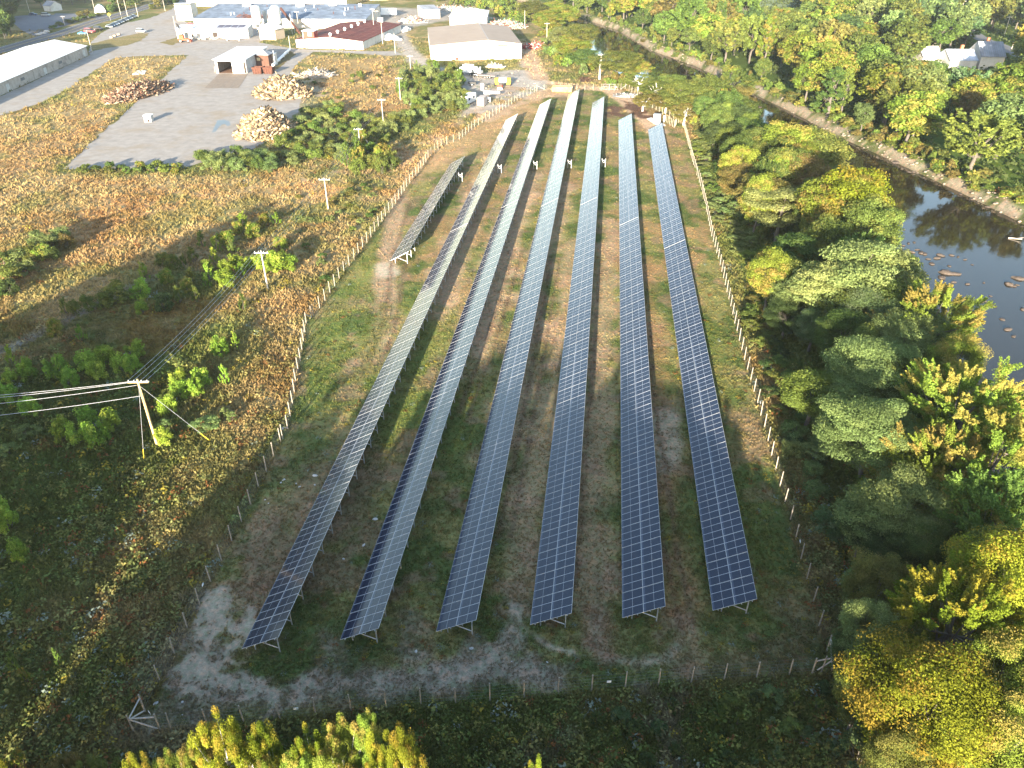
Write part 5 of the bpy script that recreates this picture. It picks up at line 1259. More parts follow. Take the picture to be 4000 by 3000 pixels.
KINDWORD = {'broad': ('broadleaf_tree', 'broadleaf tree'), 'spiky': ('maple_tree', 'maple tree'), 'airy': ('birch_tree', 'birch tree'), 'layered': ('locust_tree', 'spreading tree'), 'column': ('columnar_tree', 'narrow tree'),
            'conifer': ('conifer_tree', 'conifer'), 'bush': ('bush', 'bush'), 'sapling': ('sapling', 'sapling'), 'sumac': ('sumac_shrub', 'sumac shrub')}
SPW = {'yellow': 'bright yellow', 'lime': 'lime green', 'bright': 'leaf green', 'fresh': 'fresh green', 'olive': 'olive green', 'mid': 'green', 'greygreen': 'pale grey green', 'dark': 'dark green', 'amber': 'amber brown', 'willow': 'silvery green', 'blue': 'bluish green', 'pine': 'blackish green', 'dead': 'bare brown'}
plants = []
def plant(kind, sp, x, y, h, R, lod, where, group, rz=None, v=None, zc=None, lean=0.0):
    r = random.Random(int(abs(x*131+y*71)*10)); v = r.randrange(3) if v is None else v
    cm_, tm = variant(kind, sp, lod, v); nm, wd = KINDWORD[kind]
    if kind == 'broad' and sp in ('greygreen', 'blue', 'willow'): nm, wd = 'willow_tree', 'willow tree'
    if kind == 'broad' and sp in ('dark', 'amber'): nm, wd = 'oak_tree', 'oak tree'
    if kind in ('bush', 'sapling') and ('willow' in group or 'propped' in group): nm, wd = 'willow_bush', 'willow bush'
    elif kind == 'bush' and ('far bank' in where or 'weeds' in where or 'low' in where or 'shade' in group or 'roadside' in group or 'golden' in where): nm, wd = 'shrub', 'shrub'
    small = kind in ('bush', 'sapling', 'sumac'); z = 0.0
    rd = ground_height(np.array([x]), np.array([y]))[0]; z = float(rd) if rd < -.05 else 0.0
    root = empty(nm, (x, y, z), r.random()*6.28 if rz is None else rz)
    nomR, nomH = {'column': (3.0, 14), 'conifer': (3.3, 14.5)}.get(kind, (1.0, 1.7) if small else (5.0, 14))
    if not small: R *= 1.12
    root.scale = (R/nomR, R/nomR*r.uniform(.9,1.1), h/nomH)
    link('trunk' if not small else 'stems', tm, root); link('crown' if not small else 'foliage', cm_, root)
    s = seen(x, y, h*.6); ins = 0 < s[0] < 2212 and 0 < s[1] < 1659
    size = 'tall' if h > 13 else ('small' if h < 7 else 'medium')
    if small: size = 'large' if h > 2.6 else ('small' if h < 1.3 else 'rounded')
    if ins or seen(x, y, h)[1] > 1400 and 0 < s[0] < 2212 and seen(x,y,h)[1] < 1659 or (0 < s[0] < 2212 and -60 < s[1] <= 0):
        lab = f'{SPW[sp]} {size} {wd} {where}, {min(99,max(0,s[0]/22.12)):.0f}% across, {min(99,max(0,s[1]/16.59)):.0f}% down'
        k = used_labels.get(lab, 0); used_labels[lab] = k+1
        if k: lab = f'{SPW[sp]} {size} {wd} {where}, {s[0]/22.12:.2f}% across, {max(0,s[1]/16.59):.2f}% down'
    else:
        lab = f'tree standing outside the picture {where}' if not small else f'bush outside the picture {where}'
    tag(root, lab, wd, group); plants.append((x, y, R)); return root
def tree_px(kind, sp, cx, cy, Rpx, h, where, group, lod='hi', zf=.62, sq=1.0):
    zc = h*zf; x, y = g(cx, cy, zc); d = seen(x, y, zc)[2]; R = Rpx*d*KD/FPX*(1.17 if h > 6 else 1)
    return plant(kind, sp, x, y, h, R*sq, lod, where, group)

GR = 'trees between the fence and the river'; wr = 'by the river'
T_ = [('spiky','yellow',2065,1340,118,15),('broad','yellow',2010,1520,125,15),('broad','lime',2175,1470,90,15),('broad','yellow',2180,1262,100,17),('broad','lime',2190,1610,95,14),
 ('broad','greygreen',1885,1375,62,11),('broad','amber',1905,1275,62,10),('broad','olive',1870,1480,60,10),('broad','olive',1940,1420,70,11),('broad','olive',1945,1640,70,11),
 ('layered','greygreen',1965,1095,80,13),('layered','greygreen',1890,935,82,15),('spiky','lime',2080,880,110,17),('spiky','lime',2150,1000,120,17),('spiky','lime',2030,1010,85,15),('spiky','bright',2160,1120,100,15),('spiky','lime',2190,880,80,15),
 ('spiky','lime',2010,690,92,15),('spiky','bright',2065,650,50,13),('layered','greygreen',1890,800,82,14),('layered','greygreen',1935,745,60,13),('layered','willow',1830,600,78,16),('layered','willow',1900,585,70,15),('layered','willow',1775,620,50,14),
 ('broad','blue',1880,680,60,12),('broad','lime',1667,585,40,12.5),('broad','olive',1700,600,40,11),('broad','willow',1705,640,40,9),
 ('broad','yellow',1840,425,76,19),('broad','lime',1800,440,70,17),('broad','olive',1880,490,60,16),('broad','olive',1790,520,45,14),('layered','willow',1690,445,60,12),('broad','amber',1650,420,55,12),('broad','amber',1600,385,42,10),
 ('broad','olive',1760,300,70,17),('broad','lime',1710,310,60,15),('broad','olive',1700,360,50,14),('broad','amber',1740,375,45,13),('broad','olive',1640,330,42,11),('broad','dark',1560,285,40,9),('broad','dark',1590,250,34,11),('broad','mid',1610,280,30,10),
 ('broad','olive',1480,200,52,12),('broad','olive',1550,200,50,12),('spiky','olive',1530,170,45,13),('spiky','olive',1580,160,48,14),('broad','mid',1600,210,40,12),('broad','amber',1600,190,30,12),('airy','olive',1420,190,36,8),('broad','olive',1450,170,34,10),
 ('broad','olive',1335,130,45,11),('broad','lime',1365,120,32,10),('airy','olive',1380,170,30,7),('broad','mid',1560,230,40,10),('airy','amber',1390,215,26,6),('airy','amber',1440,215,30,7),('airy','amber',1480,240,30,7),
 ('broad','lime',1215,28,34,13),('broad','lime',1180,40,28,12),('broad','olive',1255,70,34,12),('broad','lime',1240,100,34,11),('broad','willow',1215,75,30,10),('broad','mid',1265,120,32,9),('broad','olive',1150,15,30,10),('broad','lime',1200,5,30,12),
 ('broad','blue',1760,700,42,8),('broad','mid',1820,720,50,11),('broad','dark',1700,680,40,7),('broad','blue',1850,640,40,10),('broad','olive',1740,560,36,9),
 ('broad','mid',1960,850,60,12),('broad','dark',1850,860,50,9),('broad','mid',2000,1180,60,11),('broad','dark',1870,1130,45,8),('broad','dark',1930,1190,50,9),('broad','mid',2100,1160,60,11),('broad','mid',2120,1560,60,11),('broad','dark',1840,1400,40,8),('broad','lime',2060,780,55,14)]
for (k, sp, cx, cy, Rp, h) in T_: tree_px(k, sp, cx, cy, Rp, h, wr, GR, 'xhi' if cy > 640 else 'hi')

# far bank forest
r = random.Random(11); taken = []
FOR = [(x+3, y) for x, y in R_BANK if y > 20]+[(-120, 720),(420,760),(420,330),(300,200),(160,120)]
def ok(x, y, dmin):
    for (a, b) in taken:
        if (a-x)**2+(b-y)**2 < dmin*dmin: return False
    return True
houses_px = [(1985,2170,108,158),(1885,1990,20,40),(2118,2190,70,112)]
Rb = np.array([p for p in R_BANK])
cands = []
for i in range(16000):
    x = r.uniform(-150, 420); y = r.uniform(100, 700); cands.append((x, y))
cx_ = np.array([c[0] for c in cands]); cy_ = np.array([c[1] for c in cands]); sd = sdist(cx_, cy_, RIVER); inn = inside(cx_, cy_, FOR)
road2 = W([(2215,125),(2180,108),(2125,86),(2066,52),(2050,10)]); rdd = seg_dist(cx_, cy_, road2)
yards = W([(1985,160),(2175,160),(2175,120),(1985,120)]); yd = sdist(cx_, cy_, yards)
fld = sdist(cx_, cy_, W([(1600,-8),(1735,-8),(1715,20),(1690,28),(1650,26),(1615,12)]))
nt_ = 0
for (x, y), s1, i1, r1, y1, f1 in zip(cands, sd, inn, rdd, yd, fld):
    if nt_ >= 420: break
    if not i1 or s1 < 2.0: continue
    s = seen(x, y, 8)
    if s[0] < -30 or s[0] > 2260 or s[1] < -70 or s[1] > 1000 or r1 < 9 or y1 < 5 or f1 < 4: continue
    dmin = 7.2+y*.003
    if y > 430 and s[0] < 1250 and s[1] > 60: continue
    # do not hide the houses and the road: lower trees just in front of them
    h = r.uniform(14, 23)
    b0_ = seen(x, y, 0)
    if 1975 < b0_[0] < 2200 and b0_[1] > 147:
        while h > 2 and seen(x, y, h)[1] < 138-(14 if b0_[0] < 2010 or 2100 < b0_[0] < 2112 or b0_[0] > 2150 else 0): h -= .5
    if 2090 < b0_[0] < 2200 and 70 < b0_[1] <= 147: continue
    if 1610 < b0_[0] < 1745 and b0_[1] > 14:
        while h > 2 and seen(x, y, h)[1] < 14: h -= .5
    if h < 4: continue
    edge = s1 < 7
    if edge and h > 8: h *= r.uniform(.45, .85)
    if not ok(x, y, dmin*(.8 if edge else 1)): continue
    taken.append((x, y)); nt_ += 1
    n3 = float(vnoise(np.array([x]), np.array([y]), 40, 31, 2)[0])
    sp = r.choices(['mid','olive','lime','greygreen','dark','blue','amber','bright'], [4, 4+4*(y > 280), 3+4*(s[0] < 1900), 4*(s[0] > 1850)+1, 1.5, 3*(s[0] > 1900)+.5, .4, 3])[0]
    kd = r.choices(['broad','spiky','layered','column'], [6, 3, 1, .7])[0]
    if s[1] < 70 and s[0] > 1900 and r.random() < .3: kd, sp = 'conifer', 'pine'
    R = h*r.uniform(.33, .43)
    if kd in ('column', 'conifer'): R = h*.2
    plant(kd, sp, x, y, h, R, 'hi' if y < 200 else ('mid' if y < 330 else 'lo'), 'beyond the river', 'trees of the forest beyond the river')
# specific bright far-bank trees
for (k, sp, cx, cy, Rp, h) in [('spiky','bright',2120,290,62,16),('broad','lime',1930,185,60,19),('broad','lime',1975,240,50,16),('broad','yellow',1985,245,30,14),('broad','bright',2005,200,45,15),('broad','greygreen',2180,250,60,18),('column','mid',1800,190,28,14),('broad','amber',2100,225,22,12),('broad','lime',1860,70,40,15)]:
    tree_px(k, sp, cx, cy, Rp, h, 'on the far bank', 'trees of the forest beyond the river', 'mid')
# small bright bushes along the far bank
for (x, y) in smooth_line(R_BANK, 5):
    if y < 150 or y > 540: continue
    for k in range(3):
        xx, yy = x+(r.uniform(3, 7) if k == 0 else r.uniform(.3, 3.5)), y+r.uniform(-5, 5); s = seen(xx, yy, 1)
        if s[0] > 2230: continue
        plant('bush', r.choice(['bright','lime','amber','olive']), xx, yy, r.uniform(1.0, 3.4), r.uniform(1.0, 2.6), 'blo', 'on the far bank', 'bushes along the far bank')
# dead brush on the far bank
for (cx, cy) in ((1745,215),(2095,205),(2080,190)): pass

# upper left wood and roadside
for i in range(60):
    x_, y_ = r.uniform(-20, 210), r.uniform(-22, 24)
    if i < 16: x_, y_ = r.uniform(-10, 38), r.uniform(34, 92)
    if x_ > 30 and y_ > 18 and i < 16: x_ *= .5
    x, y = g(x_, y_)
    if 195 < x_ < 232 and y_ > 0 or not ok(x, y, 8): continue
    taken.append((x, y)); h = r.uniform(9, 16); plant(r.choice(['broad','broad','spiky']), r.choice(['dark','dark','mid','olive']), x, y, h, h*.36, 'lo', 'in the upper left corner', 'trees in the upper left')
for (cx, cy, sp, Rm, h) in [(175,36,'amber',3,3),(190,35,'amber',2.5,3.5),(130,55,'olive',3,2.2),(150,50,'olive',3,2.2),(165,46,'mid',3,2.5),(182,42,'mid',3,2.4),(200,38,'mid',3,2.5),(215,35,'olive',2.5,2),(115,62,'mid',3,2.0),
    (340,14,'amber',4,5),(352,10,'olive',4,5),(362,6,'bright',4,6),(375,8,'mid',4,4),(385,2,'mid',4,5),(330,20,'olive',3,3),(250,24,'mid',4,4),(262,22,'olive',4,3.5),(240,26,'mid',4,4),(285,14,'mid',4,4),(300,8,'dark',5,5),(245,8,'mid',5,7),(255,2,'mid',5,8),(275,4,'mid',5,8),(300,-2,'mid',5,7)]:
    x, y = g(cx, cy); plant('bush', sp, x, y, h, Rm, 'blo', 'beside the road', 'roadside bushes')

# willow thickets and bush belts in the middle
def fill(poly, n, dmin, kinds, sps, hr, rr_, lod, where, group, seed, world=False):
    P = poly if world else W(poly); r = random.Random(seed); xs = [p[0] for p in P]; ys = [p[1] for p in P]; loc = []; c = 0; tr = 0
    while c < n and tr < n*40:
        tr += 1; x, y = r.uniform(min(xs), max(xs)), r.uniform(min(ys), max(ys))
        if not bool(inside(np.array([x]), np.array([y]), P)[0]): continue
        if any((a-x)**2+(b-y)**2 < dmin*dmin for a, b in loc): continue
        loc.append((x, y)); c += 1; h = r.uniform(*hr)
        plant(r.choice(kinds), r.choice(sps), x, y, h, r.uniform(*rr_), lod, where, group)
fill([(735,175),(870,155),(905,170),(900,290),(870,232),(800,262),(770,250)], 1, 3, ['bush'], ['olive'], (2,3), (1.5,2), 'blo', 'in the golden field', 'bushes of the middle thicket', 1)
fill([(870,160),(925,152),(985,160),(1005,185),(985,212),(900,238),(870,225),(862,190)], 46, 3.2, ['bush','bush','sapling'], ['willow','willow','olive','bright'], (3.0,4.6), (2.4,3.4), 'bhi', 'in the thicket', 'willow bushes of the thicket', 2)
fill([(985,205),(1010,215),(1000,240),(900,262),(860,290),(820,300),(850,262),(900,240)], 32, 3.2, ['bush'], ['willow','willow','olive'], (2.4,4.0), (2.0,3.0), 'bhi', 'in the thicket', 'willow bushes of the thicket', 3)
fill([(650,245),(720,235),(800,262),(850,292),(830,320),(740,345),(620,368),(590,350),(620,300)], 60, 3.4, ['bush'], ['bright','olive','willow','olive','willow'], (2.0,3.6), (2.0,3.2), 'bhi', 'in the bush belt', 'bushes of the bush belt', 4)
fill([(745,345),(790,330),(850,350),(858,372),(800,382),(745,375)], 16, 2.6, ['bush','sapling'], ['olive','lime','bright'], (3.2,5), (2.0,2.8), 'bhi', 'under the propped pole', 'bushes under the propped pole', 5)
fill([(430,345),(470,338),(560,340),(600,355),(600,372),(430,370)], 20, 2.8, ['bush'], ['greygreen','greygreen','mid'], (2.4,3.6), (2.0,2.8), 'bhi', 'along the yard edge', 'pale bushes along the yard edge', 6)
fill([(180,364),(260,360),(385,358),(385,374),(180,374)], 16, 2.8, ['bush'], ['olive','mid','lime','bright'], (1.2,2.0), (1.3,2.0), 'blo', 'along the near yard edge', 'low bushes along the near yard edge', 7)
fill([(1185,60),(1240,60),(1280,150),(1290,175),(1240,160),(1200,140),(1150,100)], 46, 4.0, ['bush'], ['bright','greygreen','olive','amber','lime'], (2.4,5), (2.2,3.4), 'blo', 'right of the warehouse', 'bushes right of the warehouse', 8)
fill([(1010,3),(1130,3),(1180,30),(1190,70),(1130,60),(1050,28),(960,8)], 50, 5, ['bush'], ['bright','olive','lime'], (3,6), (2.8,4.2), 'blo', 'along the top edge', 'bushes along the top edge', 9)
fill([(860,-12),(1140,-20),(1180,-5),(1000,4),(870,4)], 36, 6, ['bush','bush'], ['bright','olive'], (3,6), (3,4.5), 'blo', 'along the top edge', 'bushes along the top edge', 10)
fill([(1290,180),(1330,190),(1385,200),(1440,240),(1475,265),(1500,270),(1520,250),(1420,200),(1360,160)], 46, 3.0, ['bush'], ['olive','bright','amber','lime'], (1.8,3.6), (1.6,2.6), 'blo', 'beyond the far fence corner', 'bushes beyond the far fence corner', 12)
fill([(1490,285),(1540,285),(1600,400),(1640,520),(1640,560),(1590,560),(1530,440)], 70, 2.1, ['sumac'], ['greygreen','willow','greygreen','bright'], (.9,1.8), (1.3,2.0), 'bhi', 'right of the fence', 'pale shrubs right of the fence', 13)
fill([(1590,600),(1650,640),(1700,760),(1740,900),(1760,1000),(1700,980),(1660,860)], 26, 2.3, ['bush','sumac'], ['amber','olive','mid','dark'], (.8,1.8), (1.0,1.8), 'bhi', 'right of the fence', 'low shrubs right of the fence', 14)
fill([(1700,640),(1760,700),(1830,850),(1860,1000),(1850,1200),(1830,1420),(1850,1659),(1900,1659),(1960,1300),(1960,1000),(1900,760),(1800,640)], 80, 2.6, ['bush','sumac','bush'], ['blue','dark','mid','greygreen'], (1.8,4.2), (1.5,2.6), 'bhi', 'under the river trees', 'shade bushes under the river trees', 15)
fill([(1690,960),(1780,900),(1800,1000),(1790,1180),(1730,1080)], 10, 2.2, ['sumac','bush'], ['greygreen','blue'], (1.6,2.8), (1.3,2.0), 'bhi', 'by the small pool', 'shade bushes under the river trees', 16)
fill([(850,430),(700,640),(640,560),(560,560),(640,430),(800,385)], 26, 2.4, ['bush','sumac'], ['olive','amber','willow','mid'], (.7,1.4), (.8,1.5), 'blo', 'left of the fence', 'low weeds bushes left of the fence', 17)
fill([(1280,1540),(1500,1520),(1780,1490),(1830,1659),(1500,1659),(1300,1659)], 26, 1.6, ['sumac','bush','sapling'], ['dark','blue','mid'], (.6,1.5), (.5,1.1), 'bhi', 'below the near fence', 'low plants below the near fence', 18)
fill([(660,180),(840,140),(850,200),(800,235),(690,230)], 14, 3, ['bush'], ['olive','amber','mid'], (.7,1.5), (1.0,1.8), 'blo', 'in the golden field', 'bushes in the golden field', 19)
BK = [(28.5,50),(29,70),(28.5,90),(29,115),(31,140),(31,165),(31,200),(30,230),(27,262),(38,262),(45,225),(50,184),(52,147),(50,110),(44,80),(38,52)]
fill(BK, 56, 4.8, ['broad','broad','spiky','layered'], ['mid','olive','bright','greygreen','mid','lime'], (9,14), (3.2,4.6), 'hi', wr, GR, 23, True)
fill([(30,60),(31,120),(33,180),(32,230),(44,225),(50,150),(46,100),(38,60)], 60, 2.6, ['bush'], ['bright','mid','olive'], (2.5,4.5), (1.8,2.8), 'bhi', 'under river trees', 'shade bushes under the river trees', 24, True)
# hedge clump at the left edge
for (cx, cy, Rp, sp) in [(18,590,34,'olive'),(48,575,30,'willow'),(60,548,30,'olive'),(90,545,30,'lime'),(35,555,30,'greygreen'),(105,522,32,'willow'),(80,515,28,'greygreen'),(130,505,26,'greygreen'),(140,520,22,'amber'),(5,560,30,'mid'),(110,545,22,'mid'),(-5,620,30,'mid'),(20,620,22,'dark')]:
    tree_px('bush', sp, cx, cy, Rp, 3.2, 'at the left edge', 'bushes of the hedge clump at the left edge', 'bhi', .5)
# saplings of the left field, one by one
Z1 = [(470,1160,60,'lime'),(650,1000,55,'olive'),(760,960,60,'olive'),(900,930,60,'olive'),(980,860,95,'olive'),(1200,830,70,'bright'),(1240,700,45,'bright'),(1430,730,60,'lime'),(1480,600,60,'olive'),(1220,990,50,'bright'),(1410,960,70,'dark'),(1590,620,40,'olive'),(1660,560,45,'olive'),(1620,800,50,'lime'),(1740,420,45,'olive'),(1650,740,40,'olive'),(1790,630,50,'lime'),(1800,700,45,'bright'),(1860,470,45,'lime'),(1950,400,70,'lime'),(1940,640,55,'lime'),(2040,600,60,'bright'),(2170,600,60,'bright'),(1930,740,75,'lime'),(1780,780,35,'bright'),(2080,690,45,'bright'),(2050,310,50,'lime'),(2180,320,60,'lime'),(2100,970,40,'olive'),(1890,1330,60,'bright'),(2030,1300,35,'lime'),(1540,1620,70,'mid'),(1720,1600,70,'bright'),(1940,1600,45,'bright'),(230,1530,75,'mid'),(480,1520,90,'mid'),(740,1450,80,'mid'),(900,1400,80,'mid'),(820,1540,70,'mid'),(1030,1480,60,'mid'),(1150,1360,70,'mid'),(1140,1480,60,'mid'),(90,1420,40,'mid'),(690,1230,40,'mid'),(90,1600,50,'mid'),(590,1600,60,'mid'),(560,1000,40,'olive'),(1400,580,50,'olive'),(1540,900,45,'olive'),(1690,900,35,'olive'),(2100,250,45,'lime'),(1850,560,40,'bright'),(2000,480,45,'olive')]
Z2 = [(70,230,50,'lime'),(170,240,35,'lime'),(210,430,50,'lime'),(200,580,95,'bright'),(290,600,65,'bright'),(70,600,60,'bright'),(130,640,50,'bright')]
Z3 = [(1430,170,65,'mid'),(1400,450,60,'bright'),(740,270,65,'mid'),(940,300,75,'mid'),(530,390,75,'mid'),(660,420,70,'mid'),(820,420,85,'bright'),(250,180,70,'mid'),(60,80,70,'mid'),(1680,30,60,'bright'),(1550,40,70,'mid'),(140,1430,70,'mid'),(30,1130,100,'mid')]
for ox, oy, L_ in ((0,415,Z1),(553,415,Z2),(0,829.5,Z3)):
    for (a, b_, Rp, sp) in L_: tree_px('bush' if Rp > 45 else 'sapling', {'mid':'fresh','bright':'fresh','lime':'fresh' if Rp % 2 else 'lime'}.get(sp, sp), ox+a/4, oy+b_/4, Rp/4*1.5, Rp/4*.13+1.0, 'in the left field', 'saplings of the left field', 'bhi', .5)
for (cx, cy, Rp) in ((442,914,32),(485,889,11),(500,899,10),(355,914,12),(55,929,24),(15,967,18),(570,1560,0),(352,640,16)):
    if Rp: tree_px('sumac', 'greygreen', cx, cy, Rp, 1.9, 'in the left field', 'pale sumacs of the left field', 'bhi', .5)
for (cx, cy, Rp, sp) in ((30,1435,18,'bright'),(52,1462,18,'lime'),(125,1425,12,'bright'),(8,1659,26,'yellow'),(45,1640,20,'lime')): tree_px('sapling', sp, cx, cy, Rp, 1.8, 'near the lower left corner', 'saplings of the left field', 'bhi', .5)
# birches and trees rising at the bottom edge
GB = 'trees rising at the bottom edge'
for (k, sp, cx, cy, Rp, h) in [('airy','yellow',468,1560,42,16.5),('airy','yellow',520,1625,46,15.9),('airy','lime',430,1620,30,13.4),('airy','yellow',305,1650,26,14.0),('airy','lime',375,1640,30,13.4),('airy','amber',145,1630,38,9.5),('airy','olive',190,1640,32,9.5),('airy','olive',240,1640,30,9.5),
    ('airy','yellow',575,1595,34,15.9),('airy','lime',575,1650,30,14.6),('airy','yellow',665,1590,32,16.5),('airy','lime',650,1640,36,15.2),('airy','lime',740,1580,38,15.9),('airy','lime',725,1630,44,15.9),('airy','lime',795,1590,34,15.2),('airy','yellow',870,1610,42,16.5),('airy','yellow',810,1650,34,15.2),('airy','yellow',835,1640,26,15.2),('airy','yellow',1150,1668,22,15.9),('airy','yellow',10,1668,24,14.6)]:
    tree_px(k, sp, cx, cy+34, Rp*1.15, h, 'at the bottom edge', GB, 'xhi', .72)

# the belt of trees just outside the picture, behind and left of the viewer, whose shade falls on the near field
r = random.Random(5)
def belt(x, y, h, R=None): plant(r.choice(['broad','broad','spiky']), r.choice(['olive','mid','lime']), x, y, h, R or h*r.uniform(.30,.40), 'lo', 'behind the viewer', 'trees outside the picture that shade the near field')
SUNEL = 10.6
def reach(h, y): return y+h/math.tan(math.radians(SUNEL))
for x in np.arange(-43, 19, 3.1):
    yend = float(np.interp(x, [-43,-36,-30,-24,-16,-8,0,8,14,22,36], [86,88,108,92,106,100,101,97,88,72,64]))
    for y in (12, 21):
        y_ = y+r.uniform(-2,2); h = (yend-y_)*math.tan(math.radians(SUNEL))*r.uniform(.93,1.04)/.99
        hmax = 59.4-1.75*y_-1.5
        if -37 < x < -7: h *= .80 if y < 15 else .62
        belt(x+r.uniform(-1,1), y_, min(h, hmax))
xe = [-112,-104,-97,-93,-89,-82,-76,-72,-66,-61,-54,-49,-46]; ye = [70,80,98,114,130,150,172,164,130,96,78,64,42]
for x_end in np.arange(-110, -46, 2.6):
    y_end = float(np.interp(x_end, xe, ye)); y0 = 14 if x_end > -58 else (26 if x_end > -66 else 36)
    for k in range(2):
        yy = y0-k*9+r.uniform(-2, 2); h = (y_end-yy)*math.tan(math.radians(SUNEL))*r.uniform(.93, 1.02)
        if h > 4: belt(x_end-.087*(y_end-yy)-(0 if x_end > -60 else 1)+r.uniform(-.8,.8), yy, h, min(h*.35, 5.0))
# wooded ridge left of the picture (seen mirrored in the panels)
RIDGE = [(-300,60),(-345,150),(-385,260),(-425,370),(-460,480),(-480,600),(-440,740),(-370,850)]
RL = smooth_line(RIDGE, 8); V = []; F = []; nk = 12
for i, (x, y) in enumerate(RL):
    a = RL[max(0,i-1)]; b = RL[min(len(RL)-1,i+1)]; d_ = math.dist(a,b); nx_, ny_ = -(b[1]-a[1])/d_, (b[0]-a[0])/d_
    e_ = min(1, i/6+.02, (len(RL)-1-i)/14+.15)
    for k in range(nk+1):
        t = -1+2*k/nk; hgt__ = 52*e_*(math.cos(t*PI)+1)/2+float(vnoise(np.array([x+nx_*t*70]), np.array([y+ny_*t*70]), 30, 60)[0]-.5)*6*(1-abs(t))
        V.append((x+nx_*t*70-(-nx_*0), y+ny_*t*70, hgt__-.3))
for i in range(len(RL)-1):
    for k in range(nk): F.append((i*(nk+1)+k, (i+1)*(nk+1)+k, (i+1)*(nk+1)+k+1, i*(nk+1)+k+1))
tag(link('hill', np_mesh('hill', np.array(V), np.array(F), np.tile(np.array([[.05,.055,.03]]), (len(V),1)), (ground_mat,), smooth=True)), kind='structure')
for i in range(60):
    t = r.random()*(len(RIDGE)-2.5); k = int(t); t -= k; x = RIDGE[k][0]*(1-t)+RIDGE[k+1][0]*t+r.uniform(-14,14); y = RIDGE[k][1]*(1-t)+RIDGE[k+1][1]*t
    o = plant('broad', r.choice(['dark','mid']), x, y, 15, 6.5, 'lo', 'on the ridge', 'trees outside the picture on the ridge'); o.location.z = 46
# distant wood to the left of the picture
for i in range(34):
    t = i/33; x, y = -185-40*t+r.uniform(-8,8), 60+110*t+r.uniform(-6,6); belt(x, y, r.uniform(13, 19))

# ------------------------------------------------------------------ grass, weeds: countless
def in_pave(x, y):
    return inside(x, y, YARD) | (seg_dist(x, y, ROADC) < 6) 
rr_ = np.random.default_rng(77)
N = 230000
u = rr_.uniform(-60, 2272, N); v = 1659*(rr_.random(N)**.85)*1.03+15
def gv(u, v):
    a = CF[None]*FPX+CR[None]*(u[:, None]*KD-2000)-CU[None]*(v[:, None]*KD-1500); t = CH/-a[:, 2]; return a[:, 0]*t, a[:, 1]*t
X, Y = gv(u, v)
keep = ~in_pave(X, Y) & (sdist(X, Y, RIVER) > 2) & (Y < 420)
far_for = inside(X, Y, FOR); keep &= ~far_for
X, Y = X[keep], Y[keep]
infn = inside(X, Y, FENCE_IN)
gcol = ground_colour(X, Y)
lum = gcol.sum(1); green = gcol[:, 1]/(gcol[:, 0]+1e-6)
bare = (lum > .70) & (green < .98) & (gcol[:, 2] > gcol[:, 0]*.52)      # sand and gravel carry little grass
k = ~(bare & (rr_.random(len(X)) < .93)); k &= ~(infn & (rr_.random(len(X)) < .35)); X, Y, gcol, infn = X[k], Y[k], gcol[k], infn[k]
dist = np.hypot(X, Y); n_ = len(X)
hgt_ = np.where(infn, .11, .27)*rr_.uniform(.5, 1.5, n_)*(1+dist/320)*(.7+.6*vnoise(X, Y, 6, 40)); wid_ = hgt_*.30+.03
B = 5; V = np.zeros((n_, B, 3, 3)); T = np.zeros((n_, B, 3, 3))
gold_t = np.array([1.25,1.12,.85])
for b_ in range(B):
    a = rr_.uniform(0, 2*PI, n_); o = rr_.normal(size=(n_, 2))*(hgt_*.45)[:, None]; ln = rr_.normal(size=(n_, 2))*(hgt_*.6)[:, None]; hh = hgt_*rr_.uniform(.6, 1.2, n_)
    cx_, cy_ = X+o[:, 0], Y+o[:, 1]
    V[:, b_, 0] = np.stack([cx_-np.cos(a)*wid_, cy_-np.sin(a)*wid_, np.zeros(n_)-.02], -1); V[:, b_, 1] = np.stack([cx_+np.cos(a)*wid_, cy_+np.sin(a)*wid_, np.zeros(n_)-.02], -1)
    V[:, b_, 2] = np.stack([cx_+ln[:, 0], cy_+ln[:, 1], hh], -1)
    c = gcol*rr_.uniform(.8, 1.2, (n_, 1)); T[:, b_, 0] = c*.9; T[:, b_, 1] = c*.9; T[:, b_, 2] = c*gold_t
V = V.reshape(-1, 3); T = T.reshape(-1, 3)
tag(link('meadow_grass', np_mesh('meadow_grass', V, np.arange(len(V)).reshape(-1, 3), T, (attr_mat('grass_blades', trans=.3),))), 'golden and green grass and weeds covering the fields', 'grass', kind='stuff')
# leafy weeds in clumps
N = 52000
u = rr_.uniform(-60, 2272, N); v = 1659*rr_.random(N)**.8*1.02+10; X, Y = gv(u, v)
inf = sdist(X, Y, FENCE_IN)
dens = np.where(inf < 0, .75, (sstep(.50, .66, vnoise(X, Y, 9, 50))*.9+.06)*np.where(Y > 105, .45, 1))
dens = np.where((inf > 0) & ((Y < 100) | (X > 24)), dens+.35, dens)
keep = ~in_pave(X, Y) & (sdist(X, Y, RIVER) > 1) & (Y < 330) & ~inside(X, Y, FOR) & (rr_.random(N) < dens) & (inf > -60)
gc_ = ground_colour(X, Y); keep &= (inf > .5) | ((gc_[:, 1] > gc_[:, 0]*.85) & (gc_.sum(1) < .5))
X, Y = X[keep], Y[keep]; n_ = len(X); gcol = ground_colour(X, Y); dist = np.hypot(X, Y)
s_ = rr_.uniform(.2, .85, n_)**1.2*(1+dist/300)*np.where(sdist(X, Y, FENCE_IN) < 0, .5, 1); zf_ = np.where(sdist(X, Y, FENCE_IN) < 0, .35, 1.1)
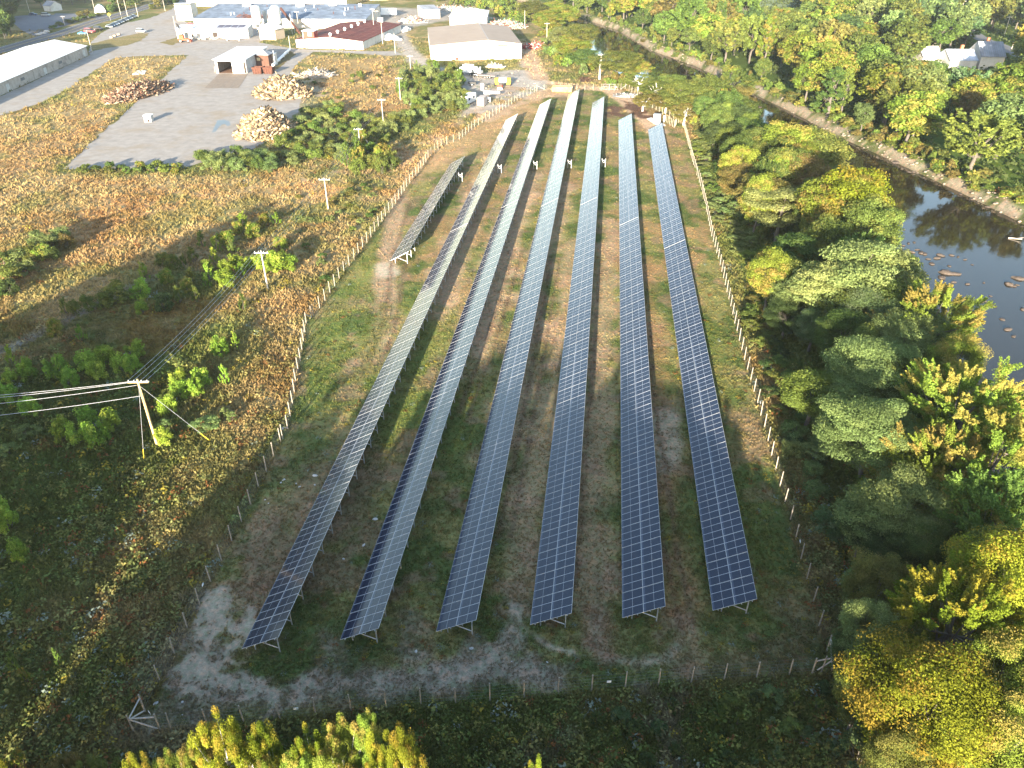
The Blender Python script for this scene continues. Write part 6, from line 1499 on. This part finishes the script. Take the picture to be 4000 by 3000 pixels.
Q = 26; hue = rr_.random((n_, 1)); cc = (gcol*.5+np.array([.09,.135,.035])*.6*(1-hue)+np.array([.22,.17,.05])*.55*hue**2)*(1+(rr_.uniform(.55, 1.6, (n_, 1))-1)*np.where(Y < 105, 1, .35)[:, None]); cc[rr_.random(n_) < .05] = (.30,.24,.04); cc[rr_.random(n_) < .04] = (.20,.24,.19); cc[rr_.random(n_) < .05] = (.2,.09,.035)
d = rr_.normal(size=(n_, Q, 3)); d /= np.linalg.norm(d, axis=2)[..., None]; d[..., 2] = np.abs(d[..., 2])
P = np.stack([X, Y, np.zeros(n_)], -1)[:, None]+d*(s_[:, None]*rr_.random((n_, Q))**.4)[..., None]
P[..., 2] *= zf_[:, None]
nr = d+rr_.normal(size=d.shape)*.5+np.array([0,0,.5]); nr /= np.linalg.norm(nr, axis=2)[..., None]
a = np.cross(nr, rr_.normal(size=d.shape)); a /= np.linalg.norm(a, axis=2)[..., None]; b_ = np.cross(nr, a); sz = (s_[:, None]*rr_.uniform(.12, .26, (n_, Q)))[..., None]
V = np.stack([P-a*sz, P+b_*sz*.6, P+a*sz, P-b_*sz*.6], 2).reshape(-1, 3)
T = np.repeat((cc[:, None]*rr_.uniform(.7, 1.3, (n_, Q, 1))).reshape(-1, 3), 4, axis=0)
tag(link('undergrowth', np_mesh('undergrowth', V, np.arange(len(V)).reshape(-1, 4), T, (attr_mat('weed_leaves', trans=.35),))), 'low leafy weeds scattered through the fields', 'weeds', kind='stuff')
# forest floor cover beyond the river
N = 14000; X = rr_.uniform(60, 420, N); Y = rr_.uniform(100, 640, N); X = np.where(rr_.random(N) < .3, X-150, X)
k = inside(X, Y, FOR) & (sdist(X, Y, RIVER) > 3) & (seg_dist(X, Y, road2) > 6); X, Y = X[k], Y[k]; n_ = len(X); s_ = rr_.uniform(.8, 2.0, n_); Q = 10
d = rr_.normal(size=(n_, Q, 3)); d /= np.linalg.norm(d, axis=2)[..., None]; d[..., 2] = np.abs(d[..., 2])
P = np.stack([X, Y, np.zeros(n_)], -1)[:, None]+d*s_[:, None, None]; nr = d+rr_.normal(size=d.shape)*.4; nr /= np.linalg.norm(nr, axis=2)[..., None]
a = np.cross(nr, rr_.normal(size=d.shape)); a /= np.linalg.norm(a, axis=2)[..., None]; b_ = np.cross(nr, a); sz = (s_[:, None]*.4)[..., None]
V = np.stack([P-a*sz, P+b_*sz*.6, P+a*sz, P-b_*sz*.6], 2).reshape(-1, 3); T = np.repeat(np.array([[.08,.105,.035]])*rr_.uniform(.6, 1.3, (n_*Q, 1)), 4, axis=0)
tag(link('forest_undergrowth', np_mesh('forest_undergrowth', V, np.arange(len(V)).reshape(-1, 4), T, (attr_mat('weed_leaves', trans=.35),))), 'brush covering the floor of the wood beyond the river', 'undergrowth', kind='stuff')

# ------------------------------------------------------------------ light, air, camera
HAZE = 0.00013
if HAZE:
    hm = bpy.data.materials.new('haze_air'); hm.use_nodes = True; n, l = nt(hm); n.remove(n['Principled BSDF'])
    pv = n.new('ShaderNodeVolumePrincipled'); pv.inputs['Color'].default_value = (.93,.95,1,1); pv.inputs['Density'].default_value = HAZE; pv.inputs['Anisotropy'].default_value = .45
    l.new(pv.outputs[0], n['Material Output'].inputs['Volume'])
    o = MB().box((0, 250, 30), (3400*2, 3300*2, 67.6)).build('haze', hm); o['kind'] = 'stuff'; tag(o, 'thin pale haze filling the air over the valley', 'haze')
SUN_AZ = math.radians(85.0)      # direction the light travels, measured from +X
el = math.radians(SUNEL)
dv = Vector((math.cos(SUN_AZ)*math.cos(el), math.sin(SUN_AZ)*math.cos(el), -math.sin(el)))
sl = bpy.data.lights.new('sun', 'SUN'); sl.energy = 5.0; sl.angle = math.radians(.6); sl.color = (1.0, .87, .68)
so = bpy.data.objects.new('sun', sl); COL.objects.link(so); so.rotation_euler = dv.to_track_quat('-Z', 'Y').to_euler()
wd_ = bpy.data.worlds.new('World'); scene.world = wd_; wd_.use_nodes = True; n, l = wd_.node_tree.nodes, wd_.node_tree.links
sk = n.new('ShaderNodeTexSky'); sk.sky_type = 'NISHITA'; sk.sun_disc = False; sk.sun_elevation = el; sk.sun_rotation = math.atan2(-dv.x, -dv.y)
sk.air_density = 1.0; sk.dust_density = .7; sk.ozone_density = 1.0
l.new(sk.outputs[0], n['Background'].inputs['Color']); n['Background'].inputs['Strength'].default_value = .105
cam = bpy.data.cameras.new('camera'); cam.sensor_width = 36; cam.lens = 36*FPX/4000; cam.clip_start = .5; cam.clip_end = 9000
co = bpy.data.objects.new('camera', cam); COL.objects.link(co)
M = Matrix.Identity(4)
for i in range(3): M[i][0], M[i][1], M[i][2] = CR[i], CU[i], -CF[i]
M[0][3], M[1][3], M[2][3] = 0, 0, CH
co.matrix_world = M; scene.camera = co
scene.view_settings.view_transform = 'Standard'; scene.view_settings.look = 'None'; scene.view_settings.exposure = 2.5; scene.view_settings.gamma = 1.0
cy = scene.cycles
cy.max_bounces = 6; cy.diffuse_bounces = 2; cy.glossy_bounces = 3; cy.transmission_bounces = 3; cy.volume_bounces = 0; cy.use_denoising = True
cy.caustics_reflective = False; cy.caustics_refractive = False
